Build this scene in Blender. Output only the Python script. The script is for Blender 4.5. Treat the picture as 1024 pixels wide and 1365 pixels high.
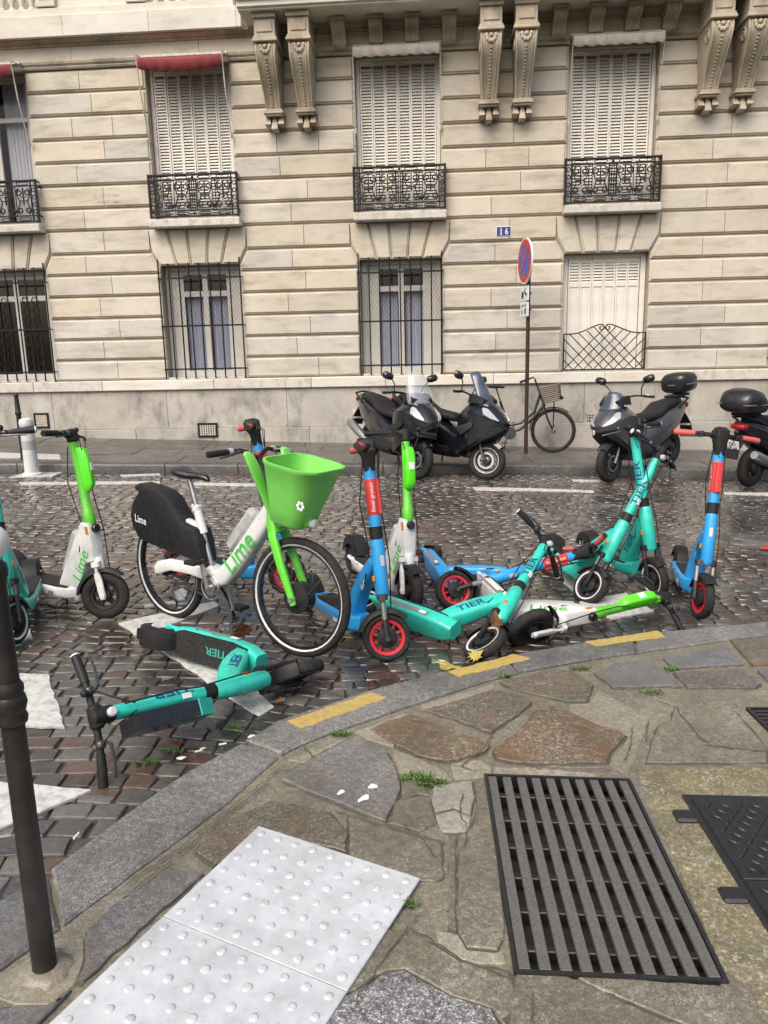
import bpy, bmesh, math, random
from math import sin, cos, pi, radians as R, sqrt, atan2
from mathutils import Vector as V, Matrix as M
from mathutils.geometry import tessellate_polygon
random.seed(7)
scene = bpy.context.scene
for o in list(bpy.data.objects): bpy.data.objects.remove(o)
col = scene.collection
# ---------------------------------------------------------------- camera
CAM_Z = 1.70
PITCH, ROLL = R(11.970), R(-1.235)
fw = V((0, cos(PITCH), -sin(PITCH))); rt0 = V((1, 0, 0)); up0 = V((0, sin(PITCH), cos(PITCH)))
rt = cos(ROLL)*rt0 + sin(ROLL)*up0; upv = -sin(ROLL)*rt0 + cos(ROLL)*up0
cam = bpy.data.cameras.new('camera'); camo = bpy.data.objects.new('camera', cam); col.objects.link(camo)
mw = M((rt, upv, -fw)).transposed().to_4x4(); mw.translation = V((0, 0, CAM_Z)); camo.matrix_world = mw
cam.sensor_fit = 'HORIZONTAL'; cam.sensor_width = 36; cam.lens = 36*1025/1024; cam.clip_start = .05; cam.clip_end = 500
scene.camera = camo
# ---------------------------------------------------------------- sky, sun, exposure
SUN_E, SUN_R = R(52), R(208)
w = bpy.data.worlds.new('World'); scene.world = w; w.use_nodes = True
nt = w.node_tree; bg = nt.nodes['Background']
sky = nt.nodes.new('ShaderNodeTexSky'); sky.sky_type = 'NISHITA'; sky.sun_disc = False
sky.sun_elevation = SUN_E; sky.sun_rotation = SUN_R; sky.air_density = 1.0; sky.dust_density = 6.0; sky.ozone_density = 1.0
nt.links.new(sky.outputs[0], bg.inputs[0]); bg.inputs[1].default_value = 0.14
sl = bpy.data.lights.new('sun', 'SUN'); sl.energy = 1.5; sl.angle = R(50); sl.color = (1, .955, .89)
so = bpy.data.objects.new('sun', sl); col.objects.link(so)
sd = V((sin(SUN_R)*cos(SUN_E), cos(SUN_R)*cos(SUN_E), sin(SUN_E)))
so.rotation_euler = sd.to_track_quat('Z', 'Y').to_euler(); so.location = (-4, -6, 14)
vs = scene.view_settings; vs.view_transform = 'Standard'; vs.look = 'None'; vs.gamma = 1; vs.exposure = 0.45
vs.use_curve_mapping = False
cy = scene.cycles; cy.max_bounces = 5; cy.diffuse_bounces = 2; cy.glossy_bounces = 2; cy.transmission_bounces = 3; cy.transparent_max_bounces = 8; cy.caustics_reflective = False; cy.caustics_refractive = False
# ---------------------------------------------------------------- helpers
K = .031                                   # the street falls gently to the right
def gz(x, h=0): return -K*x + h
class MB:
    def __init__(s): s.v = []; s.f = []
    def add(s, vs, fs, T=None):
        n = len(s.v)
        s.v += [tuple(T @ V(p)) for p in vs] if T else [tuple(p) for p in vs]
        s.f += [tuple(i+n for i in f) for f in fs]; return s
    def box(s, x0, x1, y0, y1, z0, z1, b=0, T=None):
        if x0 > x1: x0, x1 = x1, x0
        if y0 > y1: y0, y1 = y1, y0
        if z0 > z1: z0, z1 = z1, z0
        if b <= 0:
            vs = [(x0,y0,z0),(x1,y0,z0),(x1,y1,z0),(x0,y1,z0),(x0,y0,z1),(x1,y0,z1),(x1,y1,z1),(x0,y1,z1)]
            return s.add(vs, [(3,2,1,0),(4,5,6,7),(0,1,5,4),(1,2,6,5),(2,3,7,6),(3,0,4,7)], T)
        b = min(b, (x1-x0)*.49, (y1-y0)*.49, (z1-z0)*.49)
        rings = []
        for z, i in ((z0, b), (z0+b, 0), (z1-b, 0), (z1, b)):
            rings.append([(x0+i+b*0,y0+b,z),(x0+b,y0+i,z),(x1-b,y0+i,z),(x1-i,y0+b,z),(x1-i,y1-b,z),(x1-b,y1-i,z),(x0+b,y1-i,z),(x0+i,y1-b,z)])
        if True:
            for k in (0, 3): rings[k] = [(min(max(p[0],x0+b),x1-b), min(max(p[1],y0+b),y1-b), p[2]) for p in rings[k]]
        return s.loft(rings, T=T)
    def loft(s, rings, cap=True, T=None, closed=True):
        n = len(rings[0]); vs = [p for r in rings for p in r]; fs = []
        for k in range(len(rings)-1):
            for i in range(n if closed else n-1):
                j = (i+1) % n; fs.append((k*n+i, k*n+j, (k+1)*n+j, (k+1)*n+i))
        if cap and closed: fs.append(tuple(range(n-1, -1, -1))); fs.append(tuple((len(rings)-1)*n+i for i in range(n)))
        return s.add(vs, fs, T)
    def tube(s, pts, r, n=8, cap=True, T=None, up=None, closed=False):
        pts = [V(p) for p in pts]; m = len(pts); rs = r if isinstance(r, (list, tuple)) else [r]*m
        rings = []; prev = None
        for i, p in enumerate(pts):
            if closed: d = pts[(i+1) % m]-pts[i-1]
            else: d = pts[min(i+1, m-1)]-pts[max(i-1, 0)]
            d = d.normalized() if d.length > 1e-9 else V((0,0,1))
            if prev is None:
                a = V(up) if up else (V((0,0,1)) if abs(d.z) < .9 else V((1,0,0)))
                x = (a-d*a.dot(d)).normalized()
            else: x = (prev-d*prev.dot(d)).normalized()
            prev = x; y = d.cross(x)
            off = pi/n
            rings.append([p+(x*cos(off+2*pi*k/n)+y*sin(off+2*pi*k/n))*rs[i] for k in range(n)])
        if closed: rings.append(rings[0]); return s.loft(rings, False, T)
        return s.loft(rings, cap, T)
    def lathe(s, prof, n=16, T=None, cap=True):
        return s.loft([[(r*cos(2*pi*k/n), r*sin(2*pi*k/n), z) for k in range(n)] for r, z in prof], cap, T)
    def ball(s, c, r, n=10, m=6, T=None):
        rx, ry, rz = r if isinstance(r, (list, tuple)) else (r, r, r)
        rings = []
        for j in range(m+1):
            a = -pi/2+pi*j/m; a = max(min(a, pi/2-.06), -pi/2+.06)
            rings.append([(c[0]+rx*cos(a)*cos(2*pi*k/n), c[1]+ry*cos(a)*sin(2*pi*k/n), c[2]+rz*sin(a)) for k in range(n)])
        return s.loft(rings, True, T)
    def torus(s, Rr, r, n=32, m=10, T=None, rz=None):       # about local Y axis
        rz = rz or r; rings = []
        for i in range(n+1):
            a = 2*pi*i/n
            rings.append([((Rr+r*cos(2*pi*k/m))*cos(a), rz*sin(2*pi*k/m), (Rr+r*cos(2*pi*k/m))*sin(a)) for k in range(m)])
        return s.loft(rings, False, T)
    def prism(s, poly, y0, y1, b=0, T=None):                # poly in (x,z), extruded along y
        P = [V((p[0], p[1])) for p in poly]; n = len(P)
        ar = sum(P[i].x*P[(i+1) % n].y-P[(i+1) % n].x*P[i].y for i in range(n))
        if ar < 0: P.reverse()
        def inset(d):
            out = []
            for i in range(n):
                e1 = (P[i]-P[i-1]).normalized(); e2 = (P[(i+1) % n]-P[i]).normalized()
                n1 = V((-e1.y, e1.x)); n2 = V((-e2.y, e2.x)); q = n1+n2
                q = q/max(q.dot(n1), .35) if q.length > 1e-6 else n1
                out.append(P[i]+q*d)
            return out
        if b > 0:
            seq = [(y0, inset(b)), (y0+b*.3, inset(b*.3)), (y0+b, P), (y1-b, P), (y1-b*.3, inset(b*.3)), (y1, inset(b))]
        else: seq = [(y0, P), (y1, P)]
        return s.loft([[(p.x, y, p.y) for p in q] for y, q in seq], True, T)
    def build(s, name, mat, parent=None, smooth=None, rnd=None):
        me = bpy.data.meshes.new(name); me.from_pydata(s.v, [], s.f); me.update()
        if smooth is not None:
            me.polygons.foreach_set('use_smooth', [True]*len(me.polygons)); me.set_sharp_from_angle(angle=R(smooth))
        bm = bmesh.new(); bm.from_mesh(me); bmesh.ops.recalc_face_normals(bm, faces=bm.faces); bm.to_mesh(me); bm.free()
        me.materials.append(mat)
        o = bpy.data.objects.new(name, me); col.objects.link(o)
        if parent: o.parent = parent
        return o
def link(name, me, parent=None):
    o = bpy.data.objects.new(name, me); col.objects.link(o)
    if parent: o.parent = parent
    return o
def empty(name, loc=(0,0,0), rot=(0,0,0)):
    o = bpy.data.objects.new(name, None); col.objects.link(o); o.location = loc; o.rotation_euler = rot; o.empty_display_size = .1
    return o
def tag(o, label=None, cat=None, group=None, kind=None):
    if label: o['label'] = label
    if cat: o['category'] = cat
    if group: o['group'] = group
    if kind: o['kind'] = kind
    return o
def rrect(w, h, r, n=3):                                   # rounded rectangle ring in 2-D (centre 0)
    out = []
    for cx, cy, a0 in ((w/2-r, h/2-r, 0), (-w/2+r, h/2-r, pi/2), (-w/2+r, -h/2+r, pi), (w/2-r, -h/2+r, 3*pi/2)):
        for k in range(n+1): a = a0+pi/2*k/n; out.append((cx+r*cos(a), cy+r*sin(a)))
    return out
def sel(w, h, e=2.6, n=16):                                # superellipse ring
    out = []
    for k in range(n):
        a = 2*pi*k/n; c, s_ = cos(a), sin(a)
        out.append((w*abs(c)**(2/e)*(1 if c >= 0 else -1), h*abs(s_)**(2/e)*(1 if s_ >= 0 else -1)))
    return out
def xloft(mb, secs, e=2.6, n=16, T=None):                  # secs: (x, zc, halfwidth, halfheight) body lofted along x
    mb.loft([[(x, p[0], zc+p[1]) for p in sel(hw, hh, e, n)] for x, zc, hw, hh in secs], True, T); return mb
_tc = {}
def text2d(s, size=1, bold=0.0, shear=0, sub=False):
    k = (s, bold, shear, sub)
    if k not in _tc:
        c = bpy.data.curves.new('txt', 'FONT'); c.body = s; c.size = 1; c.align_x = 'CENTER'; c.align_y = 'CENTER'; c.offset = bold; c.shear = shear; c.resolution_u = 3
        o = bpy.data.objects.new('txt', c); col.objects.link(o); bpy.context.view_layer.update()
        me = o.evaluated_get(bpy.context.evaluated_depsgraph_get()).to_mesh()
        bm = bmesh.new(); bm.from_mesh(me)
        if sub:
            bmesh.ops.triangulate(bm, faces=bm.faces)
            for _ in range(3):
                es = [e for e in bm.edges if e.calc_length() > .16]
                if es: bmesh.ops.subdivide_edges(bm, edges=es, cuts=1); bmesh.ops.triangulate(bm, faces=bm.faces)
        bm.verts.index_update(); vs = [(v.co.x, v.co.y) for v in bm.verts]; fs = [tuple(v.index for v in p.verts) for p in bm.faces]; bm.free()
        o.evaluated_get(bpy.context.evaluated_depsgraph_get()).to_mesh_clear(); bpy.data.objects.remove(o); bpy.data.curves.remove(c)
        xs = [p[0] for p in vs]; ys = [p[1] for p in vs]; cx = (min(xs)+max(xs))/2; cy = (min(ys)+max(ys))/2
        _tc[k] = ([(x-cx, y-cy) for x, y in vs], fs, max(xs)-min(xs), max(ys)-min(ys))
    return _tc[k]
def text_mb(s, width=None, height=None, bold=0, fmap=None, mb=None, sub=False):
    vs, fs, W, H = text2d(s, 1, bold, 0, sub); mb = mb or MB()
    sx = width/W if width else height/H; sy = height/H if height else sx
    return mb.add([fmap(x*sx, y*sy) for x, y in vs], fs)
# ---------------------------------------------------------------- materials
def _n(nt, t, **kw):
    n = nt.nodes.new(t)
    for k, v in kw.items():
        if k in n.inputs: n.inputs[k].default_value = v
        else: setattr(n, k, v)
    return n
def ramp(nt, fac, stops):
    n = nt.nodes.new('ShaderNodeValToRGB'); e = n.color_ramp.elements
    while len(e) < len(stops): e.new(.5)
    for i, (p, c) in enumerate(stops): e[i].position = p; e[i].color = (*c, 1) if len(c) == 3 else c
    nt.links.new(fac, n.inputs[0]); return n.outputs[0]
def mixc(nt, f, a, b, mode='MIX'):
    n = nt.nodes.new('ShaderNodeMix'); n.data_type = 'RGBA'; n.blend_type = mode
    for i, x in ((0, f), (6, a), (7, b)):
        if hasattr(x, 'links') or hasattr(x, 'is_linked'): nt.links.new(x, n.inputs[i])
        else: n.inputs[i].default_value = x if not isinstance(x, tuple) else ((*x, 1) if len(x) == 3 else x)
    return n.outputs[2]
def noise(nt, scale, detail=4, rough=.55, vec=None, stretch=None, dist=0):
    n = nt.nodes.new('ShaderNodeTexNoise'); n.inputs['Scale'].default_value = scale; n.inputs['Detail'].default_value = detail; n.inputs['Roughness'].default_value = rough; n.inputs['Distortion'].default_value = dist
    if vec is None: vec = pos(nt)
    if stretch:
        m = nt.nodes.new('ShaderNodeMapping'); m.inputs['Scale'].default_value = stretch; nt.links.new(vec, m.inputs[0]); vec = m.outputs[0]
    nt.links.new(vec, n.inputs['Vector']); return n.outputs['Fac']
def pos(nt): return nt.nodes.new('ShaderNodeNewGeometry').outputs['Position']
def objc(nt): return nt.nodes.new('ShaderNodeTexCoord').outputs['Object']
def math_(nt, op, a, b=None, clamp=False):
    n = nt.nodes.new('ShaderNodeMath'); n.operation = op; n.use_clamp = clamp
    for i, x in ((0, a), (1, b)):
        if x is None: continue
        if hasattr(x, 'is_linked'): nt.links.new(x, n.inputs[i])
        else: n.inputs[i].default_value = x
    return n.outputs[0]
def newmat(name):
    m = bpy.data.materials.new(name); m.use_nodes = True; return m, m.node_tree, m.node_tree.nodes['Principled BSDF']
def bump(nt, p, h, strength=.3, dist=.01):
    b = nt.nodes.new('ShaderNodeBump'); b.inputs['Strength'].default_value = strength; b.inputs['Distance'].default_value = dist
    nt.links.new(h, b.inputs['Height']); nt.links.new(b.outputs[0], p.inputs['Normal'])
MATS = {}
def paint(name, c, rough=.4, metal=0, dirt=.25, bmp=.0, scale=18, coat=0, dirtcol=(.06,.055,.05), scuff=0):
    if name in MATS: return MATS[name]
    m, nt, p = newmat(name); oc = objc(nt)
    f1 = noise(nt, scale, 5, .6, oc); f2 = noise(nt, scale*6, 3, .6, oc)
    d = ramp(nt, f1, [(.42, (0,0,0)), (.75, (1,1,1))]); sp = ramp(nt, f2, [(.62, (0,0,0)), (.72, (1,1,1))])
    dd = math_(nt, 'MULTIPLY', math_(nt, 'ADD', d, math_(nt, 'MULTIPLY', sp, .35)), dirt, True)
    cc = mixc(nt, dd, tuple(c), dirtcol)
    if scuff:
        s1 = ramp(nt, noise(nt, 30, 3, .6, oc, (1,7,1), .4), [(.66, (0,0,0)), (.70, (1,1,1))]); s2 = ramp(nt, noise(nt, 34, 3, .6, oc, (7,1,1.5), .4), [(.67, (0,0,0)), (.71, (1,1,1))])
        cc = mixc(nt, math_(nt, 'MULTIPLY', s1, scuff), cc, tuple(min(1, v*.5+.28) for v in c)); cc = mixc(nt, math_(nt, 'MULTIPLY', s2, scuff), cc, tuple(v*.25+.01 for v in c))
        gr = ramp(nt, noise(nt, 4.5, 6, .75, oc), [(.48, (0,0,0)), (.70, (1,1,1))]); cc = mixc(nt, math_(nt, 'MULTIPLY', gr, scuff*.8), cc, tuple(v*.35+.02 for v in c))
    nt.links.new(cc, p.inputs['Base Color'])
    rr = math_(nt, 'ADD', math_(nt, 'MULTIPLY', f1, .3), rough-.12, True); nt.links.new(rr, p.inputs['Roughness'])
    p.inputs['Metallic'].default_value = metal
    if max(c) < .04 and not coat: p.inputs['Specular IOR Level'].default_value = .28
    if coat: p.inputs['Coat Weight'].default_value = coat; p.inputs['Coat Roughness'].default_value = .12
    if bmp: bump(nt, p, f2, bmp, .004)
    MATS[name] = m; return m
def stone(name, ca, cb, stain=(.16,.14,.11), amount=.5, rough=.85, rand=.18, streak=(1,1,4), speck=0, scale=2.2):
    m, nt, p = newmat(name); g = pos(nt)
    a = noise(nt, scale, 6, .62, g); b = noise(nt, scale*.8, 5, .65, g, streak); f = noise(nt, 60, 3, .6, g)
    oi = nt.nodes.new('ShaderNodeObjectInfo').outputs['Random']
    c = mixc(nt, ramp(nt, a, [(.3, (0,0,0)), (.7, (1,1,1))]), ca, cb)
    s1 = math_(nt, 'MULTIPLY', ramp(nt, b, [(.5, (0,0,0)), (.72, (1,1,1))]), amount)
    c = mixc(nt, s1, c, stain)
    sp = math_(nt, 'MULTIPLY', ramp(nt, f, [(.55, (0,0,0)), (.75, (1,1,1))]), .25+speck)
    c = mixc(nt, sp, c, stain)
    h = nt.nodes.new('ShaderNodeHueSaturation'); nt.links.new(c, h.inputs['Color'])
    nt.links.new(math_(nt, 'ADD', math_(nt, 'MULTIPLY', oi, rand*2), 1-rand), h.inputs['Value'])
    oi2 = math_(nt, 'FRACT', math_(nt, 'MULTIPLY', oi, 7.31))
    nt.links.new(math_(nt, 'ADD', math_(nt, 'MULTIPLY', oi2, .3), .85), h.inputs['Saturation'])
    nt.links.new(h.outputs[0], p.inputs['Base Color']); p.inputs['Roughness'].default_value = rough
    bump(nt, p, math_(nt, 'ADD', f, a), .25, .006); MATS[name] = m; return m
def granite(name, base, dark, light, rust=None, rough=.5, sc=170, rustamt=.0, moss=0, blot=.58):
    m, nt, p = newmat(name); g = pos(nt)
    vo = nt.nodes.new('ShaderNodeTexVoronoi'); vo.inputs['Scale'].default_value = sc; nt.links.new(g, vo.inputs['Vector'])
    sep = nt.nodes.new('ShaderNodeSeparateColor'); nt.links.new(vo.outputs['Color'], sep.inputs[0])
    c = ramp(nt, sep.outputs[0], [(0, dark), (.35, base), (.7, base), (.95, light)])
    big = noise(nt, 5, 6, .7, g); fine = noise(nt, 45, 5, .7, g)
    c = mixc(nt, math_(nt, 'MULTIPLY', ramp(nt, fine, [(.42, (0,0,0)), (.62, (1,1,1))]), .72), c, dark)
    if rust:
        k = math_(nt, 'MULTIPLY', ramp(nt, math_(nt, 'ADD', math_(nt, 'MULTIPLY', big, .7), math_(nt, 'MULTIPLY', fine, .35)), [(.45, (0,0,0)), (.62, (1,1,1))]), rustamt)
        c = mixc(nt, k, c, rust)
    bl = ramp(nt, noise(nt, 2.6, 7, .72, g), [(.40, (0,0,0)), (.66, (1,1,1))])
    c = mixc(nt, math_(nt, 'MULTIPLY', bl, blot), c, tuple(v*.55 for v in dark))
    if moss:
        k = math_(nt, 'MULTIPLY', ramp(nt, noise(nt, 9, 6, .75, g), [(.52, (0,0,0)), (.66, (1,1,1))]), moss)
        c = mixc(nt, k, c, (.10,.115,.035))
    oi = nt.nodes.new('ShaderNodeObjectInfo').outputs['Random']
    h = nt.nodes.new('ShaderNodeHueSaturation'); nt.links.new(c, h.inputs['Color'])
    nt.links.new(math_(nt, 'ADD', math_(nt, 'MULTIPLY', oi, .35), .82), h.inputs['Value']); nt.links.new(h.outputs[0], p.inputs['Base Color'])
    nt.links.new(math_(nt, 'ADD', math_(nt, 'MULTIPLY', big, .5), rough-.25, True), p.inputs['Roughness'])
    p.inputs['Coat Weight'].default_value = .28; nt.links.new(ramp(nt, noise(nt, 3.3, 4, .6, g), [(.35, (.10,.10,.10)), (.65, (.5,.5,.5))]), p.inputs['Coat Roughness'])
    bump(nt, p, math_(nt, 'ADD', math_(nt, 'MULTIPLY', fine, 1.6), sep.outputs[1]), .5, .004); MATS[name] = m; return m
def glass(name, tint=(.05,.06,.07), rough=.05, alpha=.5):
    m, nt, p = newmat(name); p.inputs['Base Color'].default_value = (*tint, 1); p.inputs['Roughness'].default_value = rough
    p.inputs['Alpha'].default_value = alpha; p.inputs['Specular IOR Level'].default_value = .9; MATS[name] = m; return m
LIME = stone('limestone', (.545,.49,.392), (.64,.583,.48), (.30,.255,.185), .6, .85, .07)
LIMEG = stone('limestone_grey', (.495,.462,.395), (.595,.557,.485), (.25,.225,.18), .6, .85, .07)
LIMEW = stone('limestone_pale', (.62,.585,.50), (.73,.695,.61), (.38,.345,.28), .5, .8, .05)
LIMED = stone('limestone_carved', (.40,.345,.26), (.56,.49,.37), (.15,.125,.09), .75, .85, .06, (1,1,.6), .15, 3.5)
PLINTH = stone('plinth_stone', (.36,.34,.295), (.50,.47,.415), (.13,.12,.095), .8, .85, .07, (1.5,1.5,.8), .3, 2.6)
SILL = stone('sill_stone', (.55,.51,.45), (.68,.64,.57), (.22,.2,.17), .6, .85, .06, (2,2,2), .2, 5)
CORE = stone('wall_joint_stone', (.30,.255,.185), (.40,.345,.255), (.14,.12,.09), .6)
SHUT = paint('shutter_paint', (.78,.745,.67), .55, 0, .22, 0, 5, dirtcol=(.34,.30,.23))
WOODW = paint('window_paint', (.56,.54,.49), .5, 0, .25, 0, 7, dirtcol=(.3,.28,.24))
IRON = paint('black_iron', (.016,.017,.019), .5, .2, .3, .1, 25, dirtcol=(.06,.055,.05))
PANE = glass('window_pane', (.03,.035,.04), .02, .16)
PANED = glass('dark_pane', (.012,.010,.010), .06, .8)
CURT = paint('curtain_cloth', (.80,.82,.95), .8, 0, .12, 0, 6, dirtcol=(.3,.32,.45))
CURTW = paint('net_curtain', (.82,.84,.87), .8, 0, .1, 0, 6, dirtcol=(.5,.5,.5))
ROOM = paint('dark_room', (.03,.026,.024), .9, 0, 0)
# ---- ground outlines, metres
PAVING = [
 ('grey', [(-0.422, 2.707), (-0.352, 2.837), (-0.2, 3.011), (-0.093, 3.023), (-0.009, 2.941), (0.039, 2.749), (0.041, 2.644), (-0.013, 2.438), (-0.139, 2.512)]),
 ('rust', [(-0.084, 3.123), (-0.007, 3.206), (0.097, 3.268), (0.249, 3.162), (0.436, 2.988), (0.406, 2.926), (0.244, 2.854), (0.124, 2.892), (0.023, 2.982)]),
 ('moss', [(0.162, 3.308), (0.538, 3.54), (0.673, 3.466), (0.693, 3.402), (0.569, 3.239), (0.449, 3.09), (0.312, 3.206)]),
 ('rust', [(0.424, 2.936), (0.542, 3.076), (0.703, 3.34), (0.779, 3.367), (0.872, 3.267), (0.941, 3.184), (1.025, 3.127), (1.044, 3.083), (0.934, 2.933), (0.89, 2.853), (0.704, 2.841), (0.503, 2.848), (0.436, 2.876)]),
 ('moss', [(0.559, 3.629), (0.643, 3.675), (0.857, 3.779), (0.974, 3.775), (1.042, 3.593), (0.956, 3.41), (0.86, 3.408), (0.73, 3.474), (0.62, 3.542)]),
 ('blue', [(1.07, 3.745), (1.287, 3.896), (1.444, 3.882), (1.49, 3.586), (1.121, 3.565)]),
 ('blue', [(1.509, 3.952), (1.932, 4.134), (1.925, 3.875), (1.511, 3.811)]),
 ('rustl', [(1.493, 3.762), (1.859, 3.817), (1.904, 3.637), (1.849, 3.577), (1.497, 3.571)]),
 ('moss', [(1.998, 4.22), (2.245, 4.265), (2.45, 4.302), (2.274, 3.898), (1.958, 3.859)]),
 ('blue', [(1.961, 3.809), (2.247, 3.847), (2.144, 3.611), (1.925, 3.578)]),
 ('slab', [(1.287, 3.469), (1.515, 3.492), (1.513, 3.315), (1.63, 3.42), (1.611, 2.983), (1.554, 2.869), (1.26, 2.861), (1.05, 2.859), (1.146, 3.062), (1.228, 3.2), (1.282, 3.225), (1.368, 3.377)]),
 ('slab', [(1.376, 3.382), (1.517, 3.481), (1.515, 3.302), (1.362, 3.226), (1.298, 3.237)]),
 ('grey', [(-0.882, 1.915), (-0.837, 2.027), (-0.717, 2.193), (-0.596, 2.17), (-0.729, 1.916), (-0.822, 1.728), (-0.841, 1.728), (-0.84, 1.804)]),
 ('moss', [(-0.658, 2.268), (-0.599, 2.435), (-0.446, 2.575), (-0.219, 2.507), (-0.139, 2.37), (-0.142, 2.269), (-0.448, 2.399), (-0.545, 2.231), (-0.576, 2.202)]),
 ('slab', [(-0.154, 2.474), (0.081, 2.37), (0.174, 2.326), (0.163, 2.159), (0.083, 2.148), (-0.134, 2.248)]),
 ('slab', [(-0.004, 2.438), (0.016, 2.577), (0.12, 2.611), (0.15, 2.571), (0.164, 2.44), (0.1, 2.393)]),
 ('crack', [(0.162, 2.679), (0.322, 2.716), (0.32, 2.597), (0.291, 2.486), (0.234, 2.529), (0.159, 2.5), (0.151, 2.579)]),
 ('crack', [(0.16, 2.491), (0.233, 2.516), (0.287, 2.474), (0.273, 2.391), (0.177, 2.385)]),
 ('slab', [(0.043, 2.722), (0.135, 2.71), (0.148, 2.611), (0.111, 2.624), (0.044, 2.586)]),
 ('slab', [(0.329, 2.716), (0.387, 2.726), (0.374, 2.549), (0.364, 2.387), (0.281, 2.387), (0.318, 2.549)]),
 ('mort', [(0.012, 2.961), (0.124, 2.882), (0.226, 2.784), (0.245, 2.724), (0.034, 2.776)]),
 ('mort', [(0.245, 2.845), (0.38, 2.881), (0.415, 2.818), (0.403, 2.753), (0.252, 2.724)]),
 ('mort', [(0.422, 2.818), (0.547, 2.822), (0.671, 2.808), (0.823, 2.777), (0.831, 2.737), (0.531, 2.733), (0.407, 2.748)]),
 ('mort', [(-0.416, 2.865), (-0.221, 3.021), (-0.171, 3.106), (-0.138, 3.088), (-0.21, 3.011), (-0.348, 2.841)]),
 ('mort', [(-0.144, 3.106), (0.075, 3.285), (0.091, 3.268), (-0.084, 3.13), (0.023, 2.993), (0.018, 2.972), (-0.083, 3.034)]),
 ('mort', [(0.162, 3.311), (0.528, 3.549), (0.544, 3.619), (0.148, 3.363)]),
 ('mort', [(1.052, 3.564), (1.151, 3.347), (1.201, 3.26), (1.009, 2.874), (0.944, 2.76), (0.893, 2.843), (1.055, 3.083), (0.943, 3.191), (0.844, 3.317), (0.863, 3.395), (0.96, 3.402)]),
 ('slab', [(0.081, 2.363), (0.172, 2.323), (0.166, 2.161), (0.154, 2.147), (0.134, 2.135), (0.111, 2.14), (0.083, 2.14)]),
 ('slab', [(0.233, 2.379), (0.373, 2.498), (0.348, 2.172), (0.334, 2.004), (0.316, 1.889), (0.292, 1.852), (0.206, 1.861), (0.188, 1.922)]),
 ('slab', [(0.201, 2.365), (0.225, 2.376), (0.183, 1.922), (0.163, 1.932)]),
 ('mort', [(0.12, 1.927), (0.187, 1.912), (0.206, 1.856), (0.281, 1.843), (0.309, 1.848), (0.312, 1.803), (0.234, 1.804), (0.188, 1.82), (0.127, 1.883)]),
 ('slab', [(-0.017, 1.935), (0.102, 1.883), (0.187, 1.811), (0.314, 1.777), (0.325, 1.664), (0.274, 1.626), (0.254, 1.656), (0.155, 1.694), (0.029, 1.786), (-0.025, 1.777), (-0.104, 1.717), (-0.142, 1.696), (-0.152, 1.704)]),
 ('speck', [(-0.199, 1.602), (-0.145, 1.691), (-0.084, 1.707), (-0.025, 1.771), (0.029, 1.779), (0.155, 1.688), (0.247, 1.652), (0.272, 1.576), (0.244, 1.508), (-0.244, 1.506)]),
 ('slab', [(0.328, 1.769), (0.468, 1.765), (0.528, 1.716), (0.634, 1.658), (0.728, 1.605), (0.726, 1.511), (0.242, 1.508), (0.281, 1.604)]),
 ('slab', [(0.481, 1.765), (0.865, 1.735), (0.905, 1.781), (0.949, 1.731), (0.941, 1.66), (0.994, 1.58), (0.958, 1.512), (0.744, 1.511), (0.74, 1.605), (0.641, 1.662), (0.537, 1.722)]),
 ('conc', [(0.989, 2.819), (1.578, 2.855), (1.845, 2.858), (1.45, 1.959), (1.15, 1.61), (0.996, 1.536), (0.885, 1.741), (0.928, 2.188)]),
 ('mort', [(-0.948, 1.895), (-0.88, 1.891), (-0.847, 1.804), (-0.841, 1.728), (-0.88, 1.665), (-0.967, 1.661), (-1.037, 1.687), (-1.055, 1.752), (-1.003, 1.812)]),
 ('blue', [(-1.037, 1.649), (-0.883, 1.657), (-0.85, 1.684), (-0.84, 1.708), (-0.883, 1.598), (-0.871, 1.503), (-0.987, 1.503)]),
]
K0= [(-1.254, 1.91), (-1.185, 2.033), (-1.1, 2.17), (-0.942, 2.499), (-0.809, 2.757), (-0.618, 3.003), (-0.499, 3.187), (-0.089, 3.512), (0.295, 3.744), (0.765, 4.006), (1.158, 4.17), (1.651, 4.349), (2.378, 4.534), (2.891, 4.642)]
K1= [(-1.063, 1.701), (-1.02, 1.775), (-0.941, 1.895), (-0.791, 2.152), (-0.585, 2.503), (-0.425, 2.882), (-0.299, 3.008), (0.074, 3.291), (0.54, 3.628), (0.73, 3.733), (1.127, 3.898), (1.541, 4.043), (2.256, 4.288), (2.641, 4.37)]
YEL= [[(-0.457, 3.174), (-0.38, 3.105), (0.002, 3.423), (-0.088, 3.47)], [(0.313, 3.725), (0.364, 3.661), (0.784, 3.912), (0.701, 3.973)], [(1.134, 4.158), (1.18, 4.091), (1.638, 4.251), (1.628, 4.349)]]
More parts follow.
